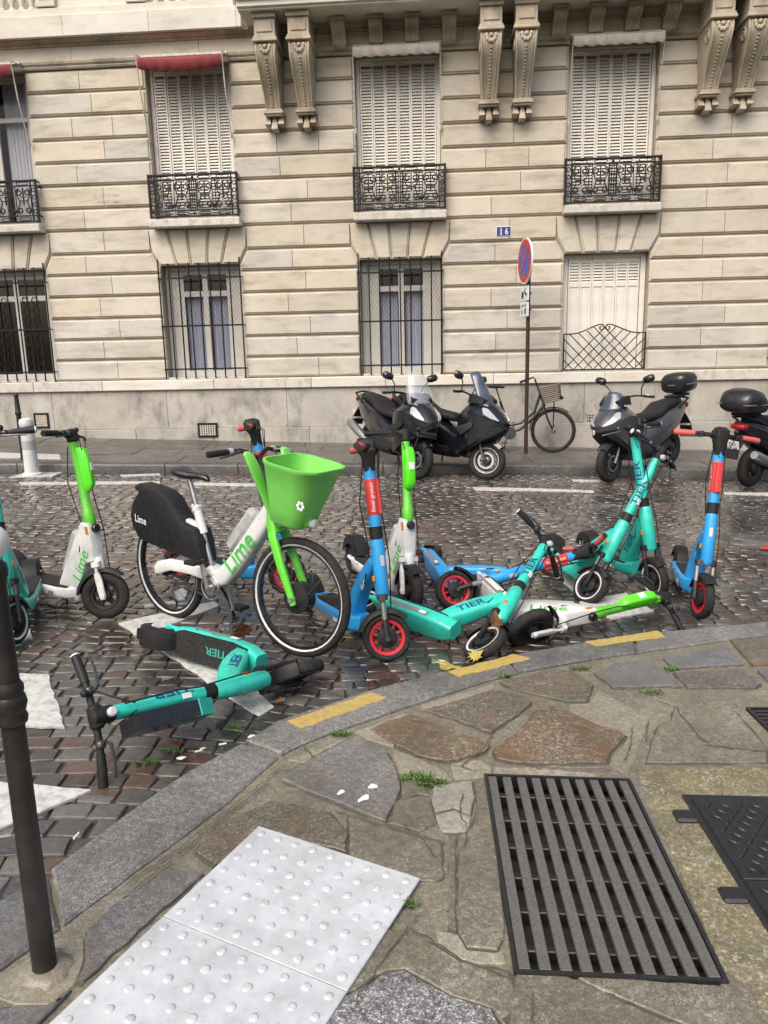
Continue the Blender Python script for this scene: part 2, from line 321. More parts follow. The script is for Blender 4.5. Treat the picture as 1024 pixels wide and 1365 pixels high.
WHT= [[(-2.172, 3.821), (-1.79, 3.799), (-1.473, 3.224), (-1.834, 3.226)], [(-1.671, 2.784), (-1.545, 2.769), (-1.166, 2.715), (-1.399, 2.467), (-1.474, 2.405)], [(-2.512, 4.876), (-2.41, 4.848), (-2.099, 4.312), (-2.253, 4.309)], [(-1.674, 4.565), (-1.494, 4.737), (-1.172, 5.003), (-1.116, 4.926), (-1.345, 4.559), (-0.952, 4.06), (-0.554, 3.451), (-0.611, 3.355), (-0.784, 3.537), (-1.139, 3.971)], [(0.499, 5.842), (0.714, 5.957), (0.8, 5.788), (0.56, 5.618)], [(0.221, 6.289), (0.428, 6.345), (0.442, 6.272), (0.23, 6.193)], [(1.335, 5.066), (1.728, 5.278), (1.792, 4.889), (1.371, 4.675)], [(1.485, 6.209), (1.714, 6.313), (1.629, 5.812), (1.366, 5.234), (1.333, 5.505)], [(-5.727, 11.467), (-4.769, 11.534), (-4.661, 11.047), (-5.39, 10.768)], [(-4.914, 9.996), (-4.816, 10.58), (-4.388, 10.471), (-4.382, 10.087)], [(-4.606, 9.604), (-2.887, 9.811), (-2.839, 9.642), (-4.505, 9.443)], [(-2.449, 9.719), (-1.33, 9.666), (-1.309, 9.502), (-2.391, 9.554)], [(-3.547, 10.26), (-3.067, 10.416), (-3.011, 10.29), (-3.487, 10.138)], [(1.126, 9.573), (1.967, 9.508), (2.613, 9.383), (2.584, 9.279), (1.935, 9.349), (1.138, 9.361)], [(4.217, 9.359), (5.099, 9.351), (4.991, 9.146), (4.181, 9.256)], [(2.538, 10.226), (2.912, 10.185), (2.878, 10.063), (2.529, 10.104)], [(-1.497, 5.211), (-1.466, 5.299), (-1.406, 5.231), (-1.386, 5.062), (-1.433, 5.045)], [(-1.634, 4.928), (-1.445, 5.012), (-1.422, 4.965), (-1.61, 4.883)]]
# ================================================================ SETTING
SW = .06                                   # near pavement above the road (lowered for the crossing)
ROADB = paint('sett_joint_grit', (.040,.036,.030), .8, 0, .5, .3, 30, dirtcol=(.03,.032,.02))
def sett_mat(name, attr):
    m, nt, p = newmat(name); g = pos(nt)
    if attr: a = nt.nodes.new('ShaderNodeAttribute'); a.attribute_name = 'rnd'; rn = a.outputs['Fac']
    else: rn = nt.nodes.new('ShaderNodeObjectInfo').outputs['Random']
    r2 = math_(nt, 'FRACT', math_(nt, 'MULTIPLY', rn, 13.7))
    grey = ramp(nt, rn, [(0, (.058,.055,.051)), (.5, (.092,.087,.079)), (1, (.155,.147,.132))])
    red = ramp(nt, rn, [(0, (.048,.036,.031)), (.5, (.080,.050,.040)), (1, (.120,.072,.056))])
    sx = nt.nodes.new('ShaderNodeSeparateXYZ'); nt.links.new(g, sx.inputs[0])
    big = noise(nt, .55, 3, .5, g, (.6, 1.6, 1))
    k = math_(nt, 'ADD', math_(nt, 'MULTIPLY', big, 2.4), math_(nt, 'MULTIPLY', r2, .5))
    k = ramp(nt, k, [(.62, (1,1,1)), (.74, (0,0,0))]) if False else math_(nt, 'GREATER_THAN', k, 1.48)
    c = mixc(nt, k, grey, red)
    f = noise(nt, 70, 4, .65, g); f2 = noise(nt, 14, 4, .6, g)
    c = mixc(nt, math_(nt, 'MULTIPLY', ramp(nt, f, [(.5, (0,0,0)), (.68, (1,1,1))]), .55), c, (.035,.033,.03))
    c = mixc(nt, math_(nt, 'MULTIPLY', ramp(nt, f, [(.3, (1,1,1)), (.42, (0,0,0))]), .35), c, (.30,.285,.26))
    wn = noise(nt, 1.1, 5, .65, g)
    c = mixc(nt, ramp(nt, wn, [(.40, (.55,.55,.55)), (.62, (0,0,0))]), c, (.012,.011,.010))
    nt.links.new(c, p.inputs['Base Color'])
    wet = ramp(nt, wn, [(.38, (.04,.04,.04)), (.66, (.42,.42,.42))])
    nt.links.new(math_(nt, 'ADD', wet, math_(nt, 'MULTIPLY', f2, .22)), p.inputs['Roughness']); p.inputs['Specular IOR Level'].default_value = .5; p.inputs['Coat Weight'].default_value = .7; nt.links.new(ramp(nt, wn, [(.40, (.08,.08,.08)), (.68, (.45,.45,.45))]), p.inputs['Coat Roughness'])
    bump(nt, p, math_(nt, 'ADD', f2, math_(nt, 'MULTIPLY', f, .6)), .32, .007); return m
SETT_A, SETT_B = sett_mat('sett_granite', False), sett_mat('sett_granite_far', True)
G_GREY = granite('granite_grey', (.20,.195,.185), (.09,.088,.084), (.36,.355,.34), (.17,.12,.07), .5, 260, .4)
G_KERB = granite('granite_kerb', (.215,.208,.194), (.085,.082,.077), (.38,.37,.345), None, .5, 240)
G_BLUE = granite('granite_blue', (.185,.19,.195), (.09,.094,.10), (.31,.32,.33), (.19,.125,.075), .45, 280, .35)
G_RUST = granite('granite_rusty', (.20,.165,.12), (.07,.055,.04), (.40,.33,.24), (.150,.082,.038), .5, 120, .8, .35)
G_RUSTL = granite('granite_part_rusty', (.20,.19,.17), (.075,.07,.065), (.38,.36,.32), (.17,.10,.055), .5, 150, .6, .2)
G_MOSS = granite('granite_mossy', (.16,.145,.12), (.055,.05,.042), (.34,.31,.26), (.17,.105,.055), .55, 140, .6, .4)
G_SPECK = granite('granite_speckled', (.23,.225,.22), (.045,.045,.045), (.62,.61,.59), None, .5, 230)
G_SLAB = granite('pavement_slab', (.225,.207,.165), (.095,.085,.062), (.36,.335,.27), (.15,.125,.08), .6, 210, .5, .32)
G_MORT = granite('pavement_mortar', (.35,.322,.25), (.185,.168,.125), (.46,.43,.345), (.23,.195,.13), .65, 260, .5, .18, .45)
G_BED = granite('pavement_bed', (.27,.247,.19), (.125,.113,.083), (.37,.343,.27), (.165,.14,.09), .6, 230, .6, .3, .55)
G_CONC = granite('moss_concrete', (.26,.235,.155), (.10,.088,.05), (.50,.46,.34), (.20,.15,.07), .6, 150, .5, .7)
G_CRACK = granite('patched_concrete', (.36,.345,.29), (.22,.205,.165), (.48,.46,.40), None, .7, 220)
BLACKDIRT = paint('joint_dirt', (.085,.078,.062), .8, 0, .5, .4, 40, dirtcol=(.05,.055,.025))
YELLOW = paint('yellow_road_paint', (.47,.335,.085), .6, 0, .9, .2, 45, dirtcol=(.26,.22,.12))
WHITEP = paint('white_road_paint', (.56,.56,.53), .5, 0, .95, .2, 26, dirtcol=(.24,.23,.21))
FARSLAB = granite('far_pavement', (.125,.118,.105), (.085,.08,.072), (.16,.15,.135), (.10,.09,.078), .42, 60, .5)
FARKERB = granite('far_kerb', (.11,.108,.10), (.05,.05,.048), (.17,.165,.155), None, .5, 60)
ROADX = (-16, 16)
FK = [(-16,10.3),(-8,10.38),(-5,10.42),(-2,10.5),(0,10.62),(1.5,10.75),(3,10.7),(5,10.45),(8,10.1),(16,9.4)]
def fky(x):
    for (a, b), (c, d) in zip(FK, FK[1:]):
        if a <= x <= c: t = (x-a)/(c-a); return b+(d-b)*t
    return FK[-1][1]
def k0y(x):                                # road edge of the near kerb
    P = K0
    if x <= P[0][0]: return P[0][1]+(x-P[0][0])*1.75
    for (a, b), (c, d) in zip(P, P[1:]):
        if a <= x <= c: return b+(d-b)*(x-a)/(c-a)
    return P[-1][1]+(x-P[-1][0])*.18
mb = MB(); n = 64
xs = [ROADX[0]+(ROADX[1]-ROADX[0])*i/n for i in range(n+1)]
mb.loft([[(x, -10, gz(x, -.019)), (x, 12.0, gz(x, -.019))] for x in xs], False, closed=False)
road = mb.build('road', ROADB); tag(road, kind='structure', label='dark wet sett paved street with patches of reddish stones', cat='road')
# far pavement: base sheet and slabs, kerb stones
mb = MB(); mb.loft([[(x, fky(x)+.2, gz(x, .118)), (x, 13.9, gz(x, .148))] for x in xs], False, closed=False)
fside = mb.build('pavement', BLACKDIRT); tag(fside, 'wet dark grey slab pavement along the foot of the stone building', 'pavement', kind='structure')
def on_far(x, y): t = (y-fky(x)-.2)/(13.0-fky(x)); return gz(x, .122+.03*max(t, 0))
random.seed(11)
for x0, x1 in zip(FK, FK[1:]):
    nseg = max(1, round((x1[0]-x0[0])/1.1))
    for i in range(nseg):
        a = x0[0]+(x1[0]-x0[0])*i/nseg+.006; b = x0[0]+(x1[0]-x0[0])*(i+1)/nseg-.006
        if b < -9 or a > 9: continue
        mb = MB(); rings = []
        for x in (a, b):
            y = fky(x)
            rings.append([(x, y, gz(x, -.03)), (x, y+.004, gz(x, .09)), (x, y+.012, gz(x, .113)), (x, y+.035, gz(x, .127)), (x, y+.21, gz(x, .129)), (x, y+.21, gz(x, -.03))])
        mb.loft(rings); mb.build('kerb_stone', FARKERB, fside, 40)
for row in range(4):
    x = -8.5+random.random()*.5
    while x < 8.5:
        wd = random.uniform(.55, 1.15); a, b = x+.006, x+wd-.006
        def yy(xx, r): f0 = fky(xx)+.22; f1 = 12.95-.0745*xx; return f0+(f1-f0)*r/4
        mb = MB(); j = .012*random.random()
        q = [(a, yy(a, row)+.008), (b, yy(b, row)+.008), (b, yy(b, row+1)-.008), (a, yy(a, row+1)-.008)]
        hz = random.uniform(0, .006)
        mb.loft([[(u, v, on_far(u, v)-.02) for u, v in q], [(u, v, on_far(u, v)+hz) for u, v in q]]); mb.build('paving_slab', FARSLAB, fside)
        x += wd
# near pavement: mortar bed with a hole for the ventilation grate, kerb, irregular stones
GR = [V((.399,2.739)), V((.933,2.719)), V((.870,1.744)), V((.325,1.778))]
outer = [(x, y) for x, y in K0]+[(7, 5.2), (7, -4), (-3.2, -4), (-2.6, -.4)]
# keep a strip of kerb out of the bed
bed = [(x+.02, y-.03) for x, y in K0]+[(7, 5.15), (7, -4), (-3.2, -4), (-2.58, -.4)]
o3 = [V((x, y, 0)) for x, y in bed]; h3 = [V((p.x, p.y, 0)) for p in GR]
tri = tessellate_polygon([o3, h3]); mb = MB()
mb.add([(p.x, p.y, gz(p.x, SW-.012)) for p in o3+h3], [tuple(t) for t in tri])
nside = mb.build('near_pavement', G_BED); tag(nside, 'worn pavement of irregular granite stones set in mortar nearest the viewer', 'pavement', kind='structure')
def ground_poly(poly, z0, z1, b=.006, jit=.004, sub=.05, seed=0):
    rnd = random.Random(seed); P = []
    n = len(poly)
    for i in range(n):
        a = V(poly[i]); c = V(poly[(i+1) % n]); m = max(1, int((c-a).length/sub)); nn = V((-(c-a).y, (c-a).x)).normalized() if (c-a).length > 0 else V((0,0))
        for k in range(m):
            q = a+(c-a)*k/m
            P.append(q+nn*rnd.uniform(-jit, jit)*(1 if k else .5))
    ar = sum(P[i].x*P[(i+1) % len(P)].y-P[(i+1) % len(P)].x*P[i].y for i in range(len(P)))
    if ar < 0: P.reverse()
    n = len(P); I = []
    for i in range(n):
        e = (P[(i+1) % n]-P[i-1]).normalized(); I.append(P[i]+V((-e.y, e.x))*b)
    mb = MB(); L = []
    tx, ty, tt = rnd.uniform(-.004, .004), rnd.uniform(-.004, .004), rnd.uniform(-.001, .0015)
    cx = sum(p.x for p in P)/n; cy = sum(p.y for p in P)/n
    zt = lambda p: z1+tt+tx*(p.x-cx)+ty*(p.y-cy)
    L.append([(p.x, p.y, gz(p.x, z0)) for p in P]); L.append([(p.x, p.y, gz(p.x, zt(p)-b*.8)) for p in P]); L.append([(p.x, p.y, gz(p.x, zt(p))) for p in I])
    mb.loft(L, False)
    tri = tessellate_polygon([[V((p.x, p.y, 0)) for p in I]]); mb.add(L[2], [tuple(t) for t in tri])
    return mb
PM = dict(grey=G_GREY, rust=G_RUST, moss=G_MOSS, blue=G_BLUE, rustl=G_RUSTL, slab=G_SLAB, mort=G_MORT, conc=G_CONC, crack=G_CRACK, speck=G_SPECK)
for i, (k, poly) in enumerate(PAVING):
    cx = sum(p[0] for p in poly)/len(poly); cy = sum(p[1] for p in poly)/len(poly)
    sh = .97 if k not in ('conc', 'mort', 'slab') else .985
    poly = [(cx+(x-cx)*sh, cy+(y-cy)*sh) for x, y in poly]
    if k not in ('mort', 'conc'):
        tag(ground_poly([(cx+(x-cx)*1.035, cy+(y-cy)*1.035) for x, y in poly], SW-.03, SW-.0095+.0002*i/40, .002, .011, .04, 300+i).build('joint_gap', BLACKDIRT, nside), kind='stuff')
    up = dict(mort=-.007, slab=-.004, conc=-.008, crack=-.002).get(k, .001)
    ground_poly(poly, SW-.05, SW+up, .004 if k not in ('mort', 'conc') else .003, .006 if k not in ('mort', 'slab', 'conc') else .003, .045, i).build('paving_stone', PM[k], nside, 35)
# kerb stones, split along the curve
def lerp2(P, t):
    i = min(int(t), len(P)-2); f = t-i; return V(P[i])+(V(P[i+1])-V(P[i]))*f
KS = [(-.0,1.96),(2.04,4.95),(5.05,7.4),(7.42,8.75),(8.77,10.6),(10.62,12.0),(12.02,12.98)]
for i, (a, b) in enumerate(KS):
    m = 10; A = [lerp2(K0, a+(b-a)*k/m) for k in range(m+1)]; B = [lerp2(K1, a+(b-a)*k/m) for k in range(m+1)]
    ground_poly([tuple(p) for p in A]+[tuple(p+(q-p)*.12) for p, q in zip(reversed(B), reversed(A))], -.06, SW+(.004 if i != 1 else .0), .010, .004, .06, 40+i).build('kerb_stone', G_KERB if i != 0 else G_BLUE, nside, 35)
for i, p in enumerate(YEL):
    c = sum((V(q) for q in p), V((0,0)))/4
    ground_poly([tuple(c+(V(q)-c)*.98) for q in p], SW+.003, SW+.0085, .002, .006, .03, 70+i).build('yellow_mark', YELLOW, nside)
random.seed(31)
CRK = [[(.28,2.62),(.25,2.50),(.27,2.40),(.24,2.28)],[(.04,2.42),(.10,2.36),(.13,2.28),(.16,2.22)],[(-.20,2.50),(.02,2.40),(.20,2.31)],[(1.37,3.36),(1.35,3.28),(1.36,3.18),(1.35,3.08),(1.38,2.99)],[(1.36,3.0),(1.52,2.96),(1.75,2.90)],[(1.10,3.02),(1.14,3.12),(1.19,3.22)],[(.96,2.86),(1.04,3.02),(1.09,3.17)],[(.05,1.93),(.2,1.80),(.33,1.74)],[(.36,1.70),(.34,1.60),(.30,1.48)],[(.55,1.70),(.72,1.60),(.95,1.50)],[(-.36,2.96),(-.30,2.86),(-.45,2.74)],[(-.83,2.10),(-.70,2.30),(-.60,2.48),(-.50,2.66),(-.42,2.83)],[(-.80,2.08),(-.66,2.33),(-.56,2.52),(-.46,2.70)],[(1.9,3.55),(1.97,3.45),(2.05,3.3)],[(.44,2.95),(.60,2.80),(.9,2.80)],[(.10,2.90),(.25,2.83),(.37,2.77)],[(.45,3.08),(.40,2.96),(.28,2.80)],[(-.1,1.68),(.0,1.86),(.09,2.0)]]
for pl_ in CRK:
    pts = []
    for (a_, b_), (c_, d_) in zip(pl_, pl_[1:]):
        n_ = max(2, int(((c_-a_)**2+(d_-b_)**2)**.5/.018))
        pts += [(a_+(c_-a_)*k/n_+random.uniform(-.005,.005), b_+(d_-b_)*k/n_+random.uniform(-.005,.005)) for k in range(n_)]
    L_, R_ = [], []
    for k, q in enumerate(pts):
        p0, p1 = V(pts[max(0,k-1)]), V(pts[min(len(pts)-1,k+1)]); nn = V((-(p1-p0).y, (p1-p0).x)).normalized(); w_ = random.uniform(.0012,.0038)
        L_.append((q[0]+nn.x*w_, q[1]+nn.y*w_, gz(q[0], SW+.0012))); R_.append((q[0]-nn.x*w_, q[1]-nn.y*w_, gz(q[0], SW+.0012)))
    mb = MB(); mb.loft([[a_, b_] for a_, b_ in zip(L_, R_)], False, closed=False); mb.build('crack', BLACKDIRT, nside)
for i, p in enumerate(WHT):
    par = fside if i == 8 else road; h = .130 if i == 8 else .006
    if i == 8: continue
    ground_poly(p, h-.012, h, .003, .006 if i < 8 else .004, .05, 90+i).build('white_mark', WHITEP, par)
mb = MB(); q = [(-6.2,10.95),(-4.55,10.8),(-4.75,11.25),(-6.2,11.45)]
mb.loft([[(x, y, on_far(x, y)-.004) for x, y in q], [(x, y, on_far(x, y)+.010) for x, y in q]]); mb.build('white_mark', WHITEP, fside)
# setts ----------------------------------------------------------------
random.seed(3)
SETT_MESH = []
def sett_geo(lx, ly, rnd, low=False):
    b = .016; j = lambda s: rnd.uniform(-s, s)
    c = [(-lx/2, -ly/2), (lx/2, -ly/2), (lx/2, ly/2), (-lx/2, ly/2)]
    c = [(x+j(.006), y+j(.005)) for x, y in c]
    P = []
    for i in range(4):
        a, d = V(c[i]), V(c[(i+1) % 4]); P.append(a+(d-a)*.06); P.append(a+(d-a)*.5+V((j(.004), j(.004)))); P.append(a+(d-a)*.94)
    if low: P = [P[k] for k in (0, 2, 3, 5, 6, 8, 9, 11)]
    t = [j(.0016) for _ in P]
    r0 = [(p.x, p.y, -.035) for p in P]; r1 = [(p.x*.99, p.y*.985, -.010+t[i]) for i, p in enumerate(P)]; r2 = [(p.x*.92, p.y*.90, -.003+t[i]) for i, p in enumerate(P)]; r3 = [(p.x*.5, p.y*.5, -.0005+t[i]*.7) for i, p in enumerate(P)]
    return [r0, r1, r2, r3]
variants = []
for k in range(14):
    vw = random.uniform(.105,.150); vl = random.uniform(.092,.106); mb = MB(); mb.loft(sett_geo(vw, vl, random)); o = mb.build('sett', SETT_A, None, 42)
    variants.append((o.data, vw, vl)); bpy.data.objects.remove(o)
def inpoly(x, y, P):
    c = False; n = len(P)
    for i in range(n):
        (a, b), (d, e) = P[i], P[i-1]
        if (b > y) != (e > y) and x < (d-a)*(y-b)/(e-b)+a: c = not c
    return c
cand = []
ry = .104; j = 0; y0 = 1.2
while y0+j*ry < 11.2:
    yb = y0+j*ry; x = -7.2+random.random()*.1
    while x < 7.2:
        lx = random.uniform(.105, .155); xc = x+lx/2; x += lx+.004
        arc = .085*abs(sin(pi*(xc+.35*sin(yb*.6))/1.5))
        y = yb+arc-.12*sin(xc*.5)
        sl = .085*pi/1.5*cos(pi*((xc+.35*sin(yb*.6))/1.5 % 1))-.06*cos(xc*.5)
        if y > fky(xc)-.05 or y < k0y(xc)+.05 or abs(xc) > .56*y+.9 or y < 1.7: continue
        cand.append((xc, y, atan2(sl, 1)+random.uniform(-.06, .06), lx, random.uniform(.0, .006)))
    j += 1
def vis(c):
    x, y = c[0], c[1]
    d = V((x, y, gz(x)-CAM_Z)); z = d.dot(fw); px = d.dot(rt)/z; py = d.dot(upv)/z
    return abs(px) < .49 and abs(py) < .66
near = sorted([c for c in cand if vis(c)], key=lambda c: c[0]**2+c[1]**2)[:300]
ns = set(near)
for x, y, a, lx, dz in near:
    vd, vw, vl = random.choice(variants); o = link('sett', vd, road); o.location = (x, y, gz(x, dz-.008)); o.rotation_euler = (random.uniform(-.025,.025), K+random.uniform(-.02,.02), a); o.scale = ((lx-.004)/vw, random.uniform(.095,.101)/vl, 1)
mb = MB(); att = []
for c in cand:
    if c in ns: continue
    x, y, a, lx, dz = c; g = sett_geo(lx, .102, random, y > 5.5)
    T = M.Translation((x, y, gz(x, dz-.008))) @ M.Rotation(a, 4, 'Z') @ M.Rotation(K+random.uniform(-.03,.03), 4, 'Y') @ M.Rotation(random.uniform(-.04,.04), 4, 'X')
    n0 = len(mb.v); mb.loft(g, T=T); att += [random.random()]*(len(mb.v)-n0)
o = mb.build('sett', SETT_B, road, 42); tag(o, kind='stuff', label='further setts of the street in wavy rows')
at = o.data.attributes.new('rnd', 'FLOAT', 'POINT'); at.data.foreach_set('value', att)
# ================================================================ BUILDING
BA = R(-4.263)
bld = empty('apartment_building', (0, 12.9, 0), (0, 0, BA))
tag(bld, 'pale limestone apartment building with banded courses, shuttered windows and carved balcony brackets', 'building')
ZJ = [1.272,1.612,1.949,2.296,2.648,2.993,3.325,3.690,4.030,4.382,4.728,5.072,5.426,5.767,6.10]
PIL = [(-8.82,-6.87),(-5.552,-3.597),(-2.268,-.314),(1.0,2.94),(4.262,6.20),(7.53,9.5)]
WIN = [(-6.87,-5.552),(-3.597,-2.268),(-.314,1.0),(2.94,4.262),(6.20,7.53)]
mb = MB()
for a, b in PIL: mb.box(a, b, .045, .6, 1.0, 6.6)
for a, b in WIN: mb.box(a, b, .045, .6, 3.11, 3.66); mb.box(a, b, .045, .6, 6.10, 6.6)
mb.box(-8.82, 9.5, .045, .6, -.6, 1.0); mb.box(-8.82, 9.5, .62, .7, -.6, 9.5)
mb.build('wall_core', CORE, bld)
def block(poly, ins, name='stone_block', m=LIME, y=0.0, par=None):
    P = [V(p) for p in poly]; n = len(P)
    ar = sum(P[i].x*P[(i+1) % n].y-P[(i+1) % n].x*P[i].y for i in range(n))
    if ar < 0: P.reverse(); ins = [ins[(n-2-i) % n] for i in range(n)]
    def off(f):
        out = []
        for i in range(n):
            e1 = (P[i]-P[i-1]).normalized(); e2 = (P[(i+1) % n]-P[i]).normalized()
            n1 = V((-e1.y, e1.x)); n2 = V((-e2.y, e2.x)); d1 = ins[i-1]*f; d2 = ins[i]*f
            den = n1.x*n2.y-n1.y*n2.x
            if abs(den) < 1e-4: out.append(P[i]+n1*d1)
            else: out.append(P[i]+V(((d1*n2.y-d2*n1.y)/den, (n1.x*d2-n2.x*d1)/den)))
        return out
    mb = MB()
    mb.loft([[(p.x, y+.08, p.y) for p in P], [(p.x, y+.026, p.y) for p in P], [(p.x, y+.022, p.y) for p in off(.66)], [(p.x, y+.003, p.y) for p in off(1)], [(p.x, y, p.y) for p in off(1.12)]])
    return mb.build(name, m, par or bld)
random.seed(5)
g = .0155; IV = .0035
def rowsplit(a, b, c, pi_):
    L = b-a
    if (c+pi_) % 3 == 0 and c > 8: fr = [0, .36, .70, 1]
    elif c % 2: fr = [0, random.uniform(.36,.46), 1]
    else: fr = [0, random.uniform(.54,.64), 1]
    return [a+L*f for f in fr]
for pi_, (a, b) in enumerate(PIL):
    for c in range(14):
        z0, z1 = ZJ[c]+g, ZJ[c+1]-g
        xs = rowsplit(a, b, c, pi_)
        for k in range(len(xs)-1):
            x0 = xs[k]+(.001 if k else .012); x1 = xs[k+1]-(.001 if k < len(xs)-2 else .012)
            il = IV if k else .03; ir = IV if k < len(xs)-2 else .03
            m = LIMEG if (c < 3 or random.random() < .14) else LIME
            poly = [(x0, z0), (x1, z0), (x1, z1), (x0, z1)]; ins = [.024, ir, .024, il]
            if c == 5:                      # shoulders beside the flat arches
                if k == 0 and pi_ > 0: poly = [(x0, z0), (x1, z0), (x1, z1), (x0+.115, z1), (x0, z1-.22)]; ins = [.024, ir, .024, .03, .03]
                if k == len(xs)-2 and pi_ < 5: poly = [(x0, z0), (x1, z0), (x1, z1-.22), (x1-.115, z1), (x0, z1)]; ins = [.024, .03, .03, .024, il]
            if c == 6:
                if k == 0 and pi_ > 0: poly = [(x0+.13, z0), (x1, z0), (x1, z1), (x0+.13, z1)]; ins = [.024, IV if k < len(xs)-2 else .03, .01, IV]
                if k == len(xs)-2 and pi_ < 5: poly = [(x0, z0), (x1-.13, z0), (x1-.13, z1), (x0, z1)]; ins = [.024, IV, .01, il]
            block(poly, ins, m=m)
for a, b in WIN:                            # voussoirs of the flat arches
    c = (a+b)/2; h = (b-a)/2; zb, zt = 3.115, 3.69-g
    bo = [-.56,-.2,.2,.56]; to = [-.77,-.27,.27,.77]; q = .011
    for k in range(3): block([(c+bo[k]*h+q, zb), (c+bo[k+1]*h-q, zb), (c+to[k+1]*h-q, zt), (c+to[k]*h+q, zt)], [.02,.022,.02,.022], 'voussoir')
    s = 1
    for s in (-1, 1):
        e = c+s*h
        block([(c+s*(.56*h+q), zb), (e-s*.004, zb), (e-s*.004, zb+.005), (e+s*(-.012+.115)+s*.02, 3.325+g), (e+s*.139, zt), (c+s*(.77*h+q), zt)] if False else
              [(c+s*(.56*h+q), zb), (e-s*.01, zb), (e+s*.115, 3.325+g), (e+s*.139, zt), (c+s*(.77*h+q), zt)], [.02,.02,IV,.01,.022] if s > 0 else [.02,.02,IV,.01,.022], 'voussoir')
# base course
random.seed(9)
x = -8.8
while x < 9.4:
    L = random.uniform(1.2, 2.0); b = min(x+L, 9.5)
    MB().box(x+.002, b-.002, -.10, .05, 1.10, ZJ[0]-.004, .012).build('ledge_stone', LIMEW if random.random() < .5 else SILL, bld); x = b
x = -8.8
while x < 9.4:
    L = random.uniform(1.4, 2.3); b = min(x+L, 9.5)
    MB().box(x+.002, b-.002, -.05, .05, .45, 1.097, .006).build('plinth_stone', PLINTH, bld); x = b
x = -8.4
while x < 9.4:
    L = random.uniform(1.3, 2.2); b = min(x+L, 9.5)
    MB().box(x+.002, b-.002, -.075, .05, -.5, .447, .008).build('plinth_stone', PLINTH, bld); x = b
# string mouldings
def mould(name, x0, x1, prof, m=LIME):      # prof: (y, z) closed outline
    mb = MB(); mb.loft([[(x0, y, z) for y, z in prof], [(x1, y, z) for y, z in prof]]); return mb.build(name, m, bld, 30)
edges = [-8.82]+[v for w_ in WIN for v in w_]+[9.5]
for a, b in PIL:
    mould('string_moulding', a+.01, b-.01, [(.05,6.10),(-.02,6.10),(-.035,6.125),(-.02,6.14),(-.05,6.165),(-.06,6.20),(-.05,6.215),(.05,6.215)], LIMED)
for i in range(9):
    a = -8.8+i*2.03; MB().box(a+.002, a+2.028, -.012, .05, 6.218, 6.41, .004).build('frieze_stone', LIME, bld)
mould('cornice_moulding', -8.82, 9.5, [(.05,6.412),(-.03,6.412),(-.05,6.43),(-.045,6.445),(-.11,6.47),(-.15,6.475),(-.15,6.485),(.05,6.485)], LIMED)
# attic base on the left with balustrade
x = -8.8
while x < -2.02:
    b = min(x+1.35, -1.98); MB().box(x+.0015, b-.0015, -.22, .05, 6.487, 6.78, .006).build('attic_stone', LIMEW, bld); x = b
mould('attic_moulding', -8.8, -2.1, [(.05,6.782),(-.16,6.782),(-.16,6.90),(-.12,6.92),(.05,6.92)], LIMEW)
for a, b in ((-5.16,-4.86),(-3.75,-3.45),(-2.30,-2.08)):
    mb = MB(); mb.box(a, b, -.17, .05, 6.925, 7.6, .006); mb.box(a+.06, b-.06, -.185, -.16, 7.02, 7.5, .006); mb.build('pedestal', LIMEW, bld)
MB().box(-4.855, -3.755, -.10, .05, 6.925, 7.6).build('attic_panel', LIMEW, bld)
bal = MB().lathe([(.05,0),(.05,.03),(.028,.045),(.03,.07),(.058,.16),(.05,.24),(.028,.36),(.024,.46),(.04,.50),(.04,.54)], 12).build('baluster', LIMEW, bld, 50)
bme = bal.data; first = True
for a, b in ((-3.40,-2.34),(-6.6,-5.2)):
    nb = int((b-a)/.155)
    for k in range(nb):
        o = bal if first else link('baluster', bme, bld); first = False; o.location = (a+(k+.5)*(b-a)/nb, -.05, 6.925)
    MB().box(a, b, -.13, .03, 7.465, 7.6).build('balustrade_rail', LIMEW, bld)
# balcony slab
bs = MB(); bs.loft([[(x, y, z) for y, z in [(.05,6.50),(-.74,6.50),(-.74,6.52),(-.78,6.535),(-.78,6.60),(-.82,6.615),(-.82,6.70),(.05,6.70)]] for x in (-1.9, 9.4)]); bs.build('balcony_slab', LIMEW, bld, 30)
mould('bed_moulding', -1.86, 9.4, [(.04,6.488),(-.16,6.488),(-.19,6.4985),(.04,6.4985)], LIMED)
